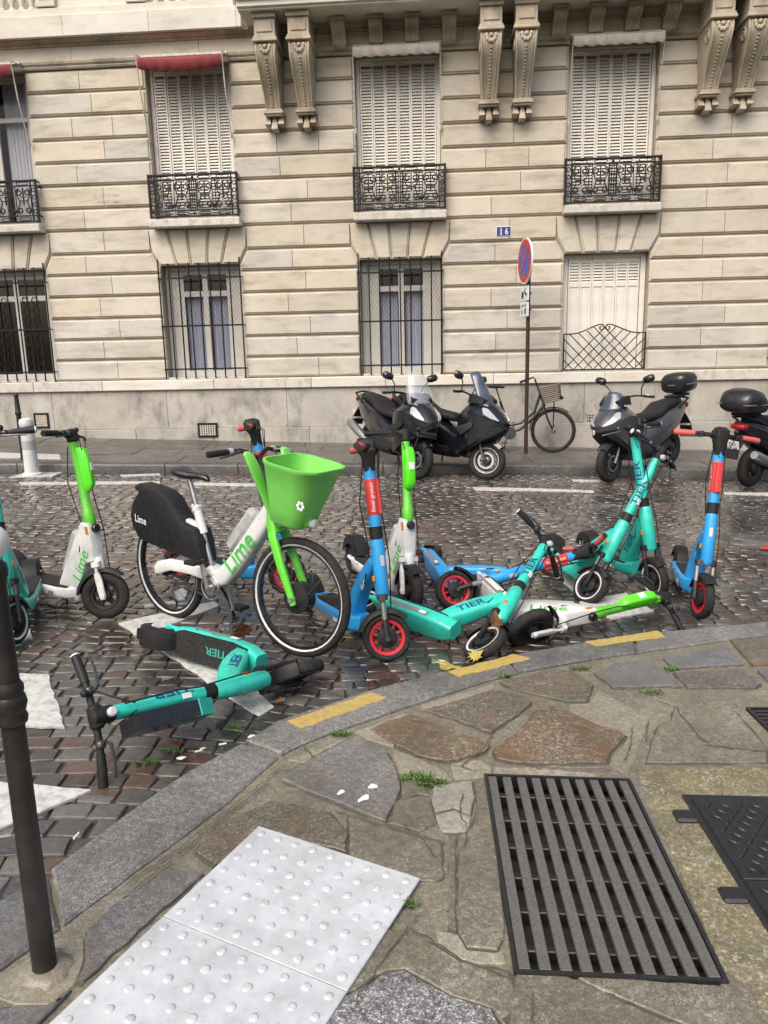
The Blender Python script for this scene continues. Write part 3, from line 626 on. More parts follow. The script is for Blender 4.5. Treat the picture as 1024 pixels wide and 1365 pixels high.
# soffit strip between brackets
# consoles
def console():
    o = empty('console'); o.parent = bld
    mb = MB(); w2 = .155
    mb.box(-w2-.02, w2+.02, -.66, .0, 6.43, 6.497, .008); mb.box(-w2, w2, -.62, .0, 6.20, 6.428, .006); mb.box(-w2+.04, w2-.04, -.636, -.61, 6.245, 6.385, .008)
    mb.box(-w2-.015, w2+.015, -.645, 0, 6.165, 6.197, .006); mb.box(-w2-.03, w2+.03, -.665, 0, 6.115, 6.163, .01)
    mb.build('cap', LIMED, o)
    prof = [(0,6.112),(-.60,6.112),(-.62,6.06),(-.625,5.98),(-.60,5.90),(-.55,5.82),(-.48,5.73),(-.41,5.64),(-.34,5.55),(-.285,5.46),(-.245,5.38),(-.225,5.32),(0,5.32)]
    mb = MB(); rings = []
    def wid(z): return .115+.04*max(0, min(1, (z-5.32)/.75))
    # front shell and side cheeks
    m = MB(); L = [[(-wid(z), y, z) for y, z in prof], [(wid(z), y, z) for y, z in prof]]; m.loft(L)
    for s in (-1, 1):                       # raised edge fillets
        m.tube([(s*(wid(z)-.016), y-.004, z) for y, z in prof[1:-1]], .016, 6)
        m.tube([(s*(wid(z)-.05), y-.002, z) for y, z in prof[1:-1]], .011, 6)
        for cy, cz, rr in ((-.45,5.95,.11),):  # side volute
            m.tube([(s*(wid(cz)+.002), cy+rr*(1-t/22)*cos(t*.62), cz+rr*(1-t/22)*sin(t*.62)) for t in range(21)], .014, 5)
    m.build('scroll_body', LIMED, o, 35)
    m = MB(); n = 15
    for k in range(n):
        t = k/(n-1); z = 5.90-(5.90-5.36)*t
        yv = [p for p in zip(prof[1:-1], prof[2:-1]) if p[1][1] <= z <= p[0][1]]
        (ya, za), (yb, zb) = yv[0]; y = ya+(yb-ya)*(za-z)/(za-zb)
        m.ball((0, y-.006, z), (.017,.017,.015), 7, 4)
    m.build('bead_chain', LIMED, o, 60)
    m = MB(); m.ball((0, -.635, 6.055), (.032,.022,.032), 8, 5)
    for k in range(6):
        a = pi+k*pi/5; m.ball((.066*cos(a), -.630, 6.055+.07*sin(a)), (.03,.018,.036), 7, 4)
    m.build('rosette', LIMED, o, 60)
    m = MB(); m.box(-.14, .14, -.245, 0, 5.29, 5.318, .006); m.box(-.155, .155, -.26, 0, 5.255, 5.288, .008); m.box(-.13, .13, -.235, 0, 5.23, 5.253, .004)
    for k, (dx, zz) in enumerate(((-.10,5.10),(0,5.03),(.10,5.10))):
        a, b = .028, .048; ra = [(dx-a,-.14,5.228),(dx+a,-.14,5.228),(dx+a,-.0,5.228),(dx-a,0,5.228)]; rb = [(dx-b,-.21,zz+.02),(dx+b,-.21,zz+.02),(dx+b,0,zz),(dx-b,0,zz)]
        m.loft([ra, rb])
    m.build('foot', LIMED, o)
    return o
c0 = console()
for k, u in enumerate((-1.547,-1.05,1.73,2.23,4.95,5.45)):
    if k == 0: c = c0
    else:
        c = c0.copy(); col.objects.link(c); c.parent = bld
        for ch in c0.children:
            d = ch.copy(); col.objects.link(d); d.parent = c
    c.location = (u, 0, 0)
m = MB(); w2 = .10
m.box(-.12, .12, -.40, 0, 6.45, 6.497, .006)
m.loft([[(-w2, y, z) for y, z in ((0,6.449),(-.36,6.449),(-.365,6.40),(-.33,6.36),(-.25,6.335),(-.19,6.29),(-.165,6.23),(-.17,6.19),(-.13,6.165),(0,6.165))], [(w2, y, z) for y, z in ((0,6.449),(-.36,6.449),(-.365,6.40),(-.33,6.36),(-.25,6.335),(-.19,6.29),(-.165,6.23),(-.17,6.19),(-.13,6.165),(0,6.165))]])
for dx in (-.075,-.025,.025,.075): m.tube([(dx, y-.003, z) for y, z in ((-.366,6.44),(-.368,6.40),(-.333,6.358),(-.253,6.332),(-.193,6.288),(-.168,6.23),(-.172,6.19))], .014, 5)
mo = m.build('modillion', LIMED, bld, 35); mm = mo.data
for k, u in enumerate((-.51,.05,.59,1.14,2.75,3.28,3.81,4.35,6.0,6.5,7.0)):
    o = mo if k == 0 else link('modillion', mm, bld); o.location = (u, 0, 0)
# ---- windows
def rail_mesh(wd):
    m = MB(); h0, h1 = 3.83, 4.46; q = .012
    def bar(p, r=.009): m.tube(p, r*1.45, 4)
    for z, r in ((h1, .022), (4.385, .012), (3.93, .012), (h0+.01, .018)): m.box(-wd/2, wd/2, -.135-r*.5, -.105+r*.5, z-r*.6, z+r*.6)
    for s in (-1, 1):
        m.box(s*wd/2-.016, s*wd/2+.016, -.138, -.10, h0-.01, h1+.02); m.box(s*(wd/2-.09)-.009, s*(wd/2-.09)+.009, -.13, -.11, h0, h1)
        for z in (h1, 4.385, 3.93): m.box(s*wd/2-.01, s*wd/2+.01, -.12, .06, z-.01, z+.01)
        for z in (3.99, 4.10, 4.21, 4.32): bar([(s*(wd/2-.045)+.03*cos(t*.7), -.12, z+.03*sin(t*.7)) for t in range(10)], .007)
    def scroll(cx, cz, r, a0, dr, turns=1.3):
        pts = [(cx+r*(1-.62*t/14)*cos(a0+dr*t*turns*2*pi/14), -.12, cz+r*(1-.62*t/14)*sin(a0+dr*t*turns*2*pi/14)) for t in range(15)]; bar(pts, .0085)
    us = (wd-.22)/2
    for c in (-1, 1):
        for d in (-1, 1):
            cx = c*(us/2+.035)+d*us*.25; r = .055
            for e in (-1, 1):
                scroll(cx+e*.065, 4.29, r, pi/2 if e > 0 else pi/2, -e); scroll(cx+e*.065, 4.01, r*.9, -pi/2, e)
                bar([(cx+e*.115, -.12, 4.27), (cx+e*.085, -.12, 4.20), (cx+e*.06, -.12, 4.14), (cx+e*.085, -.12, 4.07), (cx+e*.11, -.12, 4.02)], .0075)
                bar([(cx+e*.125, -.12, 3.93), (cx+e*.125, -.12, 4.385)], .006)
            bar([(cx, -.12, 4.10), (cx, -.12, 4.36)], .009); bar([(cx-.06, -.12, 4.16), (cx+.06, -.12, 4.16)], .007); bar([(cx-.06, -.12, 4.22), (cx+.06, -.12, 4.22)], .006)
            m.ball((cx, -.12, 4.13), .018, 6, 4)
            for zz in (4.42, 3.88): bar([(cx-.10, -.12, zz), (cx-.08, -.12, zz+.02), (cx+.08, -.12, zz+.02), (cx+.10, -.12, zz), (cx+.08, -.12, zz-.02), (cx-.08, -.12, zz-.02), (cx-.10, -.12, zz)], .006)
        m.ball((c*(us/2+.035), -.125, 4.0), (.045,.02,.03), 8, 5)
    for x in (-.05, -.018, .018, .05): bar([(x, -.12, 3.93), (x, -.12, 4.385)], .007)
    for z in (4.0, 4.08, 4.16, 4.24, 4.32): bar([(-.05, -.12, z), (.05, -.12, z+.0)], .006)
    m.ball((0, -.12, 4.42), .022, 6, 4); m.ball((0, -.12, 3.88), .022, 6, 4)
    return m
rme = None
def leaf_mesh(wd, h, z0, louv=True, panel=None):
    m = MB(); s = .026
    m.box(-wd/2+.002, -wd/2+s, .19, .225, z0, z0+h, .002); m.box(wd/2-s, wd/2-.002, .19, .225, z0, z0+h, .002)
    tops = [z0, z0+h-.06]
    for z in tops: m.box(-wd/2+s, wd/2-s, .193, .222, z, z+.06)
    zs = z0+.06 if louv is True else z0+h-louv
    if louv is not True:
        m.box(-wd/2+s, wd/2-s, .207, .215, z0+.06, z0+h-louv); m.box(-wd/2+s, wd/2-s, .193, .222, zs-.03, zs+.03)
        m.box(-wd/2+s+.02, wd/2-s-.02, .200, .207, z0+.10, zs-.06, .003)
        zs += .03
    z = zs+.02
    while z < z0+h-.075:
        m.loft([[(x, .190, z-.019), (x, .194, z-.023), (x, .224, z+.017), (x, .220, z+.021)] for x in (-wd/2+s-.002, wd/2-s+.002)]); z += .045
    return m
leafme = None; lleaf = None
RED = paint('red_awning_cloth', (.27,.048,.052), .8, 0, .35, 0, 12, dirtcol=(.16,.04,.04)); PINK = paint('faded_awning_cloth', (.78,.68,.61), .8, 0, .35, 0, 12, dirtcol=(.35,.28,.22))
AWI = paint('awning_iron', (.62,.57,.49), .6, .2, .4)
for k, (a, b) in enumerate(WIN):
    c = (a+b)/2; wd = b-a
    MB().box(a-.05, b+.09, -.20, .30, 3.675, 3.795, .012).build('window_sill', SILL, bld)
    if rme is None: ro = rail_mesh(wd+.10).build('window_railing', IRON, bld); rme = ro.data
    else: ro = link('window_railing', rme, bld)
    ro.location = (c+.015, 0, 0)
    # upper window
    win = MB(); win.box(a+.005, a+.06, .17, .30, 3.80, 6.095); win.box(b-.06, b-.005, .17, .30, 3.80, 6.095); win.box(a+.06, b-.06, .17, .30, 6.06, 6.095); win.box(a+.06, b-.06, .2, .30, 3.80, 3.83)
    wo = win.build('window', SHUT if 0 < k < 4 else WOODW, bld)
    if 0 < k < 4:
        lw = (wd-.13)/6
        if leafme is None: lo = leaf_mesh(lw, 2.22, 3.835).build('shutter_leaf', SHUT, wo); leafme = lo.data
        else: lo = None
        for i in range(6):
            o = lo if (lo and i == 0) else link('shutter_leaf', leafme, wo)
            o.location = (a+.065+lw*(i+.5), .010*(1 if i % 2 else -.4), 0)
        MB().box(a+.06, b-.06, .30, .32, 3.8, 6.09).build('back_board', SHUT, wo)
    else:
        m = MB()
        for x in (a+.06, c-.035, b-.12): m.box(x, x+(.07 if x != c-.035 else .07), .21, .26, 3.83, 6.06, .004)
        for z in (3.83, 5.42, 6.0): m.box(a+.13, b-.12, .212, .258, z, z+.07, .004)
        m.build('casement', WOODW, wo)
        for x0, x1 in ((a+.13, c-.035), (c+.035, b-.12)):
            for z0, z1 in ((3.90, 5.42), (5.49, 6.0)): MB().box(x0+.001, x1-.001, .232, .238, z0, z1).build('pane', PANE, wo)
        m = MB()
        for s0, s1 in ((a+.08, c-.10), (c+.10, b-.08)):
            n = 26; m.loft([[(s0+(s1-s0)*i/n, .34+.018*sin(i*1.9), z) for i in range(n+1)] for z in (3.82, 6.04)], False, closed=False)
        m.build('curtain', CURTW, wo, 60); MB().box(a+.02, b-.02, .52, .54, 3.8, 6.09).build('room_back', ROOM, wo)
    # awning
    cl = RED if k < 2 else PINK; proj = .36 if k < 2 else .26; zt = 6.145
    aw = empty('awning'); aw.parent = bld
    m = MB(); x0, x1 = a+.02, b-.01; n = 44
    def edge(i): return -.028*abs(sin(pi*i/n*7.5))
    sag = .05 if k < 2 else .0
    top = [(x0+(x1-x0)*i/n, -.10, zt+.025) for i in range(n+1)]
    mid = [(x0+(x1-x0)*i/n, -proj, zt-(.07 if k < 2 else .012)-sag*sin(pi*i/n)*.6) for i in range(n+1)]
    low = [(x0+(x1-x0)*i/n, -proj-.005+.006*sin(i*.8), zt-(.20 if k < 2 else .15)-sag*sin(pi*i/n)+edge(i)) for i in range(n+1)]
    m.loft([top, mid, low], False, closed=False)
    o = m.build('valance', cl, aw, 60); md = o.modifiers.new('s', 'SOLIDIFY'); md.thickness = .004
    m = MB(); m.box(x0-.03, x1+.03, -.11, -.03, zt+.02, zt+.06, .008)
    for s, x in ((-1, x0-.012), (1, x1+.012)):
        m.tube([(x, -proj, zt-.03), (x, -proj*.72, 5.6), (x, -.04, 4.98)], .011, 5) if k < 2 else m.tube([(x, -proj, zt-.01), (x, -proj*.6, 5.7), (x, -.03, 5.05)], .008, 5)
        m.tube([(x, -.03, 4.98), (x, -.03, 5.06)], .016, 6); m.tube([(x, -.03, zt+.03), (x, -proj, zt-.02)], .008, 5)
    m.tube([(x0, -proj, zt-.02), (x1, -proj, zt-.02)], .008, 5) if k >= 2 else None
    m.build('arm', AWI if k >= 1 else AWI, aw)
    # lower window
    m = MB(); z0, z1 = 1.285, 3.105
    m.box(a+.01, a+.09, .20, .33, z0, z1); m.box(b-.09, b-.01, .20, .33, z0, z1); m.box(a+.09, b-.09, .20, .33, z1-.06, z1); m.box(a+.02, b-.02, -.02, .33, z0-.012, z0+.02)
    wo = m.build('window', WOODW if k != 3 else SHUT, bld)
    if k != 3:
        m = MB(); tz = 2.62
        for x in (a+.09, c-.045, b-.16): m.box(x, x+(.07 if x != c-.045 else .09), .24, .29, z0+.02, z1-.06, .004)
        for z, h in ((z0+.02, .10), (tz, .09), (z1-.13, .07)): m.box(a+.16, b-.16, .243, .288, z, z+h, .004)
        if k != 0:                           # side panels of the box frame
            for x in (a+.16, b-.30): m.box(x, x+.14, .245, .28, z0+.12, z1-.13)
        m.build('casement', WOODW, wo)
        gx = .16 if k == 0 else .30
        for x0, x1 in ((a+gx, c-.045), (c+.045, b-gx)):
            for q0, q1 in ((z0+.12, tz), (tz+.09, z1-.13)):
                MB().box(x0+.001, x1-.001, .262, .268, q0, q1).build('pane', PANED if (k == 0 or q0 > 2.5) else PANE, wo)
        if k != 0:
            m = MB()
            for s0, s1 in ((a+gx, c-.06), (c+.06, b-gx)):
                n = 30; m.loft([[(s0+(s1-s0)*i/n, .345+.022*sin(i*1.7), z) for i in range(n+1)] for z in (z0+.05, tz)], False, closed=False)
            m.build('curtain', CURT, wo, 60)
        else:
            m = MB()
            for xx in (a+.25, a+.42, c+.13, c+.30):
                for i in range(8): zc = z0+.22+i*.16; m.tube([(xx+.045*cos(t*pi/5), .235, zc+.07*sin(t*pi/5)) for t in range(11)], .006, 4)
            tag(m.build('iron_ornament', IRON, wo), kind='stuff')
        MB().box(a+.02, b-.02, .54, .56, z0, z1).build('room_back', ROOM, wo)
        # bar grille
        m = MB(); nb = 9
        for i in range(nb):
            x = a-.01+(wd+.02)*i/(nb-1); m.tube([(x, -.055, z0-.0), (x, -.055, z1+.03 if i not in (0, nb-1) else z1+.10)], .0125, 6)
        for z in (1.44, 2.14, 2.90): m.box(a-.03, b+.03, -.064, -.046, z-.013, z+.013)
        for z in (1.44, 2.14, 2.90):
            for s, x in ((0, a-.025), (1, b+.025)): m.box(x-.008, x+.008, -.06, .03, z-.008, z+.008)
        m.build('bar_grille', IRON, bld)
        if k in (1, 2, 4):                  # wire mesh behind the bars
            m = MB(); xl, xr, zl, zh = a+.02, b-.02, 2.15, z1-.04; st = .062
            i = -30
            while i < 60:
                xx = xl+i*st
                for sgn in (1, -1):
                    p0 = [xx, zl]; p1 = [xx+sgn*(zh-zl)*.62, zh]
                    lo_, hi_ = sorted((p0[0], p1[0]))
                    if hi_ < xl or lo_ > xr: continue
                    def atx(x): return zl+(x-p0[0])/(p1[0]-p0[0])*(zh-zl)
                    q0, q1 = p0[:], p1[:]
                    for q in (q0, q1):
                        if q[0] < xl: q[1] = atx(xl); q[0] = xl
                        if q[0] > xr: q[1] = atx(xr); q[0] = xr
                    if abs(q0[0]-q1[0]) > .01: m.tube([(q0[0], .10, q0[1]), (q1[0], .10, q1[1])], .0016, 3, False)
                i += 1
            m.build('wire_mesh', IRON, bld)
    else:
        lw = (wd-.20)/6; lleaf = leaf_mesh(lw, z1-.06-z0-.03, z0+.025, .40).build('shutter_leaf', SHUT, wo)
        for i in range(6):
            o = lleaf if i == 0 else link('shutter_leaf', lleaf.data, wo); o.location = (a+.10+lw*(i+.5), .008*(1 if i % 2 else -.4)+.01, 0)
        MB().box(a+.02, b-.02, .33, .35, z0, z1).build('back_board', SHUT, wo)
        m = MB(); gw = wd-.04; y = -.03
        def B(p, r=.0105): m.tube(p, r, 6)
        x0, x1 = c-gw/2, c+gw/2; zt = 1.87
        B([(x0, y, z0+.01), (x0, y, zt+.01)], .013); B([(x1, y, z0+.01), (x1, y, zt+.01)], .013); B([(x0, y, z0+.02), (x1, y, z0+.02)], .012)
        def crest(t): t = abs(t); return zt+.15*(.5+.5*cos(pi*min(1, t*1.15)))**1.2
        for s in (-1, 1):
            pts = [(c+s*gw/2*(1-i/12*.86), y, crest(1-i/12*.86)) for i in range(13)]
            cx, cz = c+s*.055, crest(0)-.06
            pts += [(cx+s*.05*(1-i/18)*cos(pi/2*1+i*.5), y, cz+.052*(1-i/18)*sin(pi/2+i*.5)) for i in range(14)]; B(pts, .011)
        n = 4
        for i in range(-n, n+1):
            for s in (-1, 1):
                p = c+i*gw/n*.5*2/2*1.0; pts = []
                xa, za = p, z0+.02; st = gw/4
                xb = xa+s*(zt+.2-za)*.98
                N = 40; seg = []
                for q in range(N+1):
                    xx = xa+(xb-xa)*q/N; zz = za+(zt+.2-za)*q/N
                    if x0 <= xx <= x1 and zz <= crest((xx-c)/(gw/2)): seg.append((xx, y, zz))
                if len(seg) > 1: B([seg[0], seg[-1]], .0085)
        m.build('iron_guard', IRON, bld)
# ---- vents, number plate, carved name
for u, z, wv, hv, nm in ((-2.955,.42,.34,.24,1),(-5.86,.62,.26,.26,1),(3.513,.455,.36,.30,0)):
    v = MB(); y0 = -.062 if z > .45 else -.085
    for x0, x1, a0, a1 in ((-wv/2, wv/2, -hv/2, -hv/2+.03), (-wv/2, wv/2, hv/2-.03, hv/2), (-wv/2, -wv/2+.03, -hv/2, hv/2), (wv/2-.03, wv/2, -hv/2, hv/2)): v.box(u+x0, u+x1, y0-.012, y0+.02, z+a0, z+a1)
    vo = v.build('vent', PLINTH if not nm else IRON, bld); m = MB()
    for i in range(7):
        x = u-wv/2+.03+(wv-.06)*(i+.5)/7; m.box(x-.008, x+.008, y0-.006, y0+.004, z-hv/2+.03, z+hv/2-.03)
    for i in range(5):
        zz = z-hv/2+.03+(hv-.06)*(i+.5)/5; m.box(u-wv/2+.03, u+wv/2-.03, y0-.004, y0+.006, zz-.006, zz+.006)
    m.build('grille', AWI if nm else PLINTH, vo); MB().box(u-wv/2+.01, u+wv/2-.01, y0+.006, y0+.011, z-hv/2+.01, z+hv/2-.01).build('duct', ROOM, vo)
BLUE = paint('enamel_blue', (.03,.05,.23), .3, 0, .2, 0, 30); ENW = paint('enamel_white', (.78,.78,.76), .3, 0, .2, 0, 30)
m = MB(); m.box(1.865, 2.105, -.008, .004, 3.395, 3.548, .004); npl = m.build('house_number_plate', ENW, bld)
MB().box(1.877, 2.093, -.0105, -.006, 3.405, 3.538, .003).build('plate_face', BLUE, npl)
m = text_mb('6', None, .095, .02, lambda x, y: (2.03+x*.85, -.0135, 3.471+y)); m.box(1.935, 1.952, -.0135, -.011, 3.425, 3.518); m.box(1.922, 1.965, -.0135, -.011, 3.423, 3.433); m.box(1.928, 1.952, -.0135, -.011, 3.507, 3.518)
m.build('digits', ENW, npl)
m = text_mb('G. PASQUIER', .42, None, 0, lambda x, y: (-4.38+x, -.0006, 4.212+y)); text_mb('ARCHTE   1888', .36, .04, 0, lambda x, y: (-4.37+x, -.0006, 4.115+y), m); m.build('carved_name', CORE, bld)
# ================================================================ SHARED SCOOTERS AND HIRE BICYCLE
TEAL = paint('teal_paint', (.03,.60,.47), .38, 0, .42, 0, 16, .25, (.06,.20,.17), .55); TEALT = paint('teal_print', (.03,.36,.28), .5, 0, .3)
GREEN = paint('green_paint', (.13,.62,.035), .36, 0, .22, 0, 14, .3, (.06,.22,.03), .4); GREENB = paint('bright_green_plastic', (.11,.80,.02), .35, 0, .12, 0, 14, .2, (.08,.4,.03))
WHITE = paint('white_paint', (.72,.73,.71), .36, 0, .35, 0, 10, .3, (.30,.29,.26), .5); SKY_ = paint('blue_paint', (.028,.35,.78), .36, 0, .25, 0, 14, .3, (.03,.10,.2), .5)
REDP = paint('red_plastic', (.60,.045,.045), .4, 0, .2); CORAL = paint('coral_grip', (.66,.10,.085), .55, 0, .2); REDW = paint('red_wheel', (.55,.02,.035), .4, 0, .3)
BLK = paint('black_plastic', (.014,.014,.015), .5, 0, .35, .1, 30, 0, (.05,.048,.045)); BLKG = paint('black_gloss', (.010,.010,.012), .25, 0, .2, 0, 30, .5); RUB = paint('tyre_rubber', (.016,.016,.016), .75, 0, .5, .25, 40, 0, (.07,.063,.055))
GREYP = paint('grey_plastic', (.20,.205,.205), .5, 0, .35); LGREY = paint('light_grey_plastic', (.42,.43,.42), .45, 0, .3); STEEL = paint('brushed_steel', (.50,.50,.49), .32, .9, .35, 0, 20); DSTEEL = paint('dark_steel', (.10,.10,.105), .4, .8, .4)
WRING = paint('reflective_band', (.62,.63,.62), .4, 0, .3); AMB = paint('amber_reflector', (.60,.20,.01), .25, 0, .1); LAMPR = paint('red_reflector', (.45,.01,.01), .2, 0, .1); NAVY = paint('navy_print', (.012,.05,.20), .5, 0, .2); LGRN = paint('green_print', (.06,.50,.07), .5, 0, .15); LENS = paint('lamp_lens', (.55,.56,.58), .12, 0, .1, 0, 20, .6); WPR = paint('white_print', (.75,.75,.74), .5, 0, .1)
BASK = paint('basket_green', (.19,.60,.10), .45, 0, .2, 0, 14, .1, (.12,.34,.07))
DECKR = paint('deck_grip', (.018,.018,.019), .85, 0, .4, .5, 60, 0, (.10,.095,.085))
def obox(mb, c, ax, ay, az, sx, sy, sz, b=.004):     # oriented box
    T = M((V(ax).normalized(), V(ay).normalized(), V(az).normalized())).transposed().to_4x4(); T.translation = V(c)
    mb.box(-sx/2, sx/2, -sy/2, sy/2, -sz/2, sz/2, b, T); return mb
def wheel(parent, name, T, Rr, tw, spokes=5, rimm=None, ring=False, hub=.035, sp_w=.018, cap=False, tr=None):
    rimm = rimm or BLK; tr = tr or tw*.95; rr = Rr-tr
    m = MB(); TY = T @ M.Rotation(R(-90), 4, 'X')
    m.lathe([(hub*.5,-tw*.62),(hub,-tw*.5),(hub,tw*.5),(hub*.5,tw*.62)], 16, TY)
    for k in range(spokes):
        a = 2*pi*k/spokes+.3; d = V((cos(a), 0, sin(a))); t = V((-sin(a), 0, cos(a)))
        m.loft([[tuple(d*rad+t*w_*s+V((0, y, 0))) for s, y in ((-1,-.012),(1,-.012),(1,.012),(-1,.012))] for rad, w_ in ((hub*.8, sp_w), (rr*.95, sp_w*.62))], True, T)
    o = m.build(name, rimm, parent, 40)
    if cap: MB().lathe([(hub*.8,-tw*.66),(hub*1.25,-tw*.54),(hub*1.25,tw*.54),(hub*.8,tw*.66)], 18, TY).build('hub', BLK, o, 40)
    m = MB(); n = 40; prof = [(rr, -tw*.42), (rr-.016, -tw*.36), (rr-.020, 0), (rr-.016, tw*.36), (rr, tw*.42), (rr+.006, 0)]
    m.loft([[(r*cos(2*pi*i/n), y, r*sin(2*pi*i/n)) for r, y in prof] for i in range(n+1)], False, T); m.build('rim', rimm, o, 40)
    m = MB(); prof = []
    for k in range(12):
        a = 2*pi*k/12; c, s_ = cos(a), sin(a); prof.append((Rr-tr*.53+tr*.53*abs(c)**.8*(1 if c > 0 else -1), tw*.5*abs(s_)**.8*(1 if s_ > 0 else -1)))
    m.loft([[(r*cos(2*pi*i/n), y, r*sin(2*pi*i/n)) for r, y in prof] for i in range(n+1)], False, T); m.build('tyre', RUB, o, 50)
    if ring:
        m = MB(); 
        for s in (-1, 1):
            q = [(rr+.004, s*(tw*.46)), (rr+.016, s*(tw*.505)), (rr+.016, s*(tw*.44)), (rr+.004, s*tw*.40)]
            m.loft([[(r*cos(2*pi*i/n), y, r*sin(2*pi*i/n)) for r, y in q] for i in range(n+1)], False, T)
        m.build('reflective_ring', WRING, o, 60)
    return o
def fender(parent, name, T, Rr, w, a0, a1, mat, th=.004, drop=.02):
    m = MB(); n = 14; rings = []
    for i in range(n+1):
        a = R(a0+(a1-a0)*i/n); q = []
        for y, dr in ((-w/2, -drop), (-w/2*.8, -.002), (0, .004), (w/2*.8, -.002), (w/2, -drop), (w/2-.004, -drop), (w/2*.78, -.002-th), (0, .004-th), (-w/2*.78, -.002-th), (-w/2+.004, -drop)):
            r = Rr+dr; q.append((r*cos(a), y, r*sin(a)))
        rings.append(q)
    m.loft(rings, True, T); return m.build(name, mat, parent, 50)
STY = dict(
 teal=dict(wb=.92, r=.127, rr=.115, t=12, L=1.08, g=.27, body=TEAL, tw=.062),
 green=dict(wb=.96, r=.15, rr=.14, t=14, L=1.04, g=.26, body=WHITE, tw=.066),
 blue=dict(wb=.92, r=.135, rr=.115, t=12, L=1.06, g=.28, body=SKY_, tw=.06))
def scooter(kind, pose, label, group, steer=None, box=False, decktext=True):
    S = STY[kind]; loc, eu, st = pose
    E = empty('electric_scooter', loc, tuple(R(x) for x in eu)); tag(E, label, 'scooter', group)
    wb, r, t, L, gw = S['wb'], S['r'], R(S['t']), S['L'], S['g']; body = S['body']
    a = V((-sin(t), 0, cos(t))); f = V((cos(t), 0, sin(t))); FC = V((wb, 0, r))
    Bm = M((f, V((0,1,0)), a)).transposed().to_4x4(); Bm.translation = FC
    B0 = Bm.copy(); F = M.Translation(FC) @ M.Rotation(R(st), 4, a) @ M.Translation(-FC) @ Bm
    P = lambda x, z: (FC+a*z+f*x)
    RT = M.Translation((0, 0, S['rr']))
    # ---- wheels
    if kind == 'teal':
        wheel(E, 'front_wheel', F, r+.009, S['tw'], 5, BLK, True, .05, tr=.046); wheel(E, 'rear_wheel', RT, S['rr'], S['tw'], 5, BLK, True, .05, tr=.044)
    elif kind == 'green':
        wheel(E, 'front_wheel', F, r, S['tw'], 5, BLK, False, .038); wheel(E, 'rear_wheel', RT, S['rr'], S['tw'], 5, BLK, False, .06)
    else:
        wheel(E, 'front_wheel', F, r, S['tw'], 10, REDW, False, .045, sp_w=.006, cap=True, tr=.036); wheel(E, 'rear_wheel', RT, S['rr'], S['tw'], 10, REDW, False, .05, sp_w=.006, cap=True, tr=.034)
    # ---- deck
    x1 = wb-.27; m = MB()
    zt = .175 if kind != 'green' else .165; zb = .085
    secs = [(.07,.12,.11,.155),(.12,.155,.095,.168),(.2,.17,zb,zt),(x1-.15,.17,zb,zt),(x1-.02,.14,zb,zt+.005),(x1+.05,.09,zb+.01,zt+.02)]
    m.loft([[(x, p[0], (z0+z1)/2+p[1]) for p in rrect(w_, z1-z0, min(.022, (z1-z0)*.3), 3)] for x, w_, z0, z1 in secs])
    m.tube([(0, -.05, S['rr']), (.10, -.055, .135)], .016, 6); m.tube([(0, .05, S['rr']), (.10, .055, .135)], .016, 6); m.tube([(0,-.06,S['rr']),(0,.06,S['rr'])], .012, 8)
    dk = m.build('deck', body if kind != 'blue' else SKY_, E, 40)
    m = MB(); m.loft([[(x, y, z) for y in ()] or [(x, -w_, zt-.002), (x, w_, zt-.002), (x, w_, zt+.006), (x, -w_, zt+.006)] for x, w_ in (((.13,.062),(.18,.078),(x1-.12,.080),(x1-.02,.064)) if kind != 'blue' else ((.20,.055),(.24,.066),(x1-.16,.066),(x1-.06,.05)))]); m.build('grip_mat', DECKR, dk)
    if kind == 'teal':
        text_mb('TIER', .15, .042, .02, lambda x, y: (.42-x*1.0, -y, zt+.0075)).build('lettering', TEALT, dk)
    for s in (-1, 1):
        if kind == 'green': MB().box(.16, x1-.05, s*.0855, s*.0875, .088, .104).build('side_strip', GREYP, dk)
        if kind == 'blue': MB().box(.2, x1-.1, s*.0845, s*.0865, .09, .13).build('side_strip', GREYP, dk)
        if kind == 'teal': MB().box(.22, x1-.12, s*.0845, s*.086, .10, .135).build('side_strip', GREYP, dk)
    # ---- rear fender and light
    if kind == 'teal': fender(E, 'rear_fender', RT, S['rr']+.035, .12, 20, 165, BLK, .006, .06)
    elif kind == 'green': fender(E, 'rear_fender', RT, S['rr']+.03, .11, 15, 170, BLK, .006, .07)
    else: fender(E, 'rear_fender', RT, S['rr']+.03, .10, 15, 165, BLK, .006, .05)
    m = MB(); obox(m, (-.125 if kind != 'green' else -.14, 0, S['rr']+.085), (cos(.7),0,sin(.7)), (0,1,0), (-sin(.7),0,cos(.7)), .022, .06, .035); m.build('tail_light', LAMPR if kind != 'teal' else BLK, E)
    # ---- kickstand
    m = MB(); m.tube([(.46, .05, .095), (.40, .12, .05), (.36, .16, .006)], .009, 6); m.tube([(.36,.16,.006),(.33,.165,.006)], .011, 6); m.build('kickstand', DSTEEL, E)
    # ---- neck, head
    if kind == 'green':
        hp = P(0, .44); hl = P(-.005, .235)
        poly = [(x1-.14, zb+.004), (x1+.06, zb-.002), (hl.x-.075, hl.z-.04), (hl.x+.02, hl.z+.0), (hp.x+.035, hp.z-.01), (hp.x+.02, hp.z+.035), (hp.x-.055, hp.z+.03), (x1-.12, zt+.03)]
        m = MB(); m.prism(poly, -.046, .046, .014); nk = m.build('neck', WHITE, E, 40)
        q0 = V((x1-.06, 0, zt+.015)); q1 = V((hp.x-.05, 0, hp.z)); d = (q1-q0).normalized(); nn = V((-d.z, 0, d.x))
        m = MB(); obox(m, (q0+q1)*.5+nn*.045-d*.0, d, (0,1,0), nn, (q1-q0).length*.74, .085, .075, .02); m.build('battery_case', LGREY, E, 40)
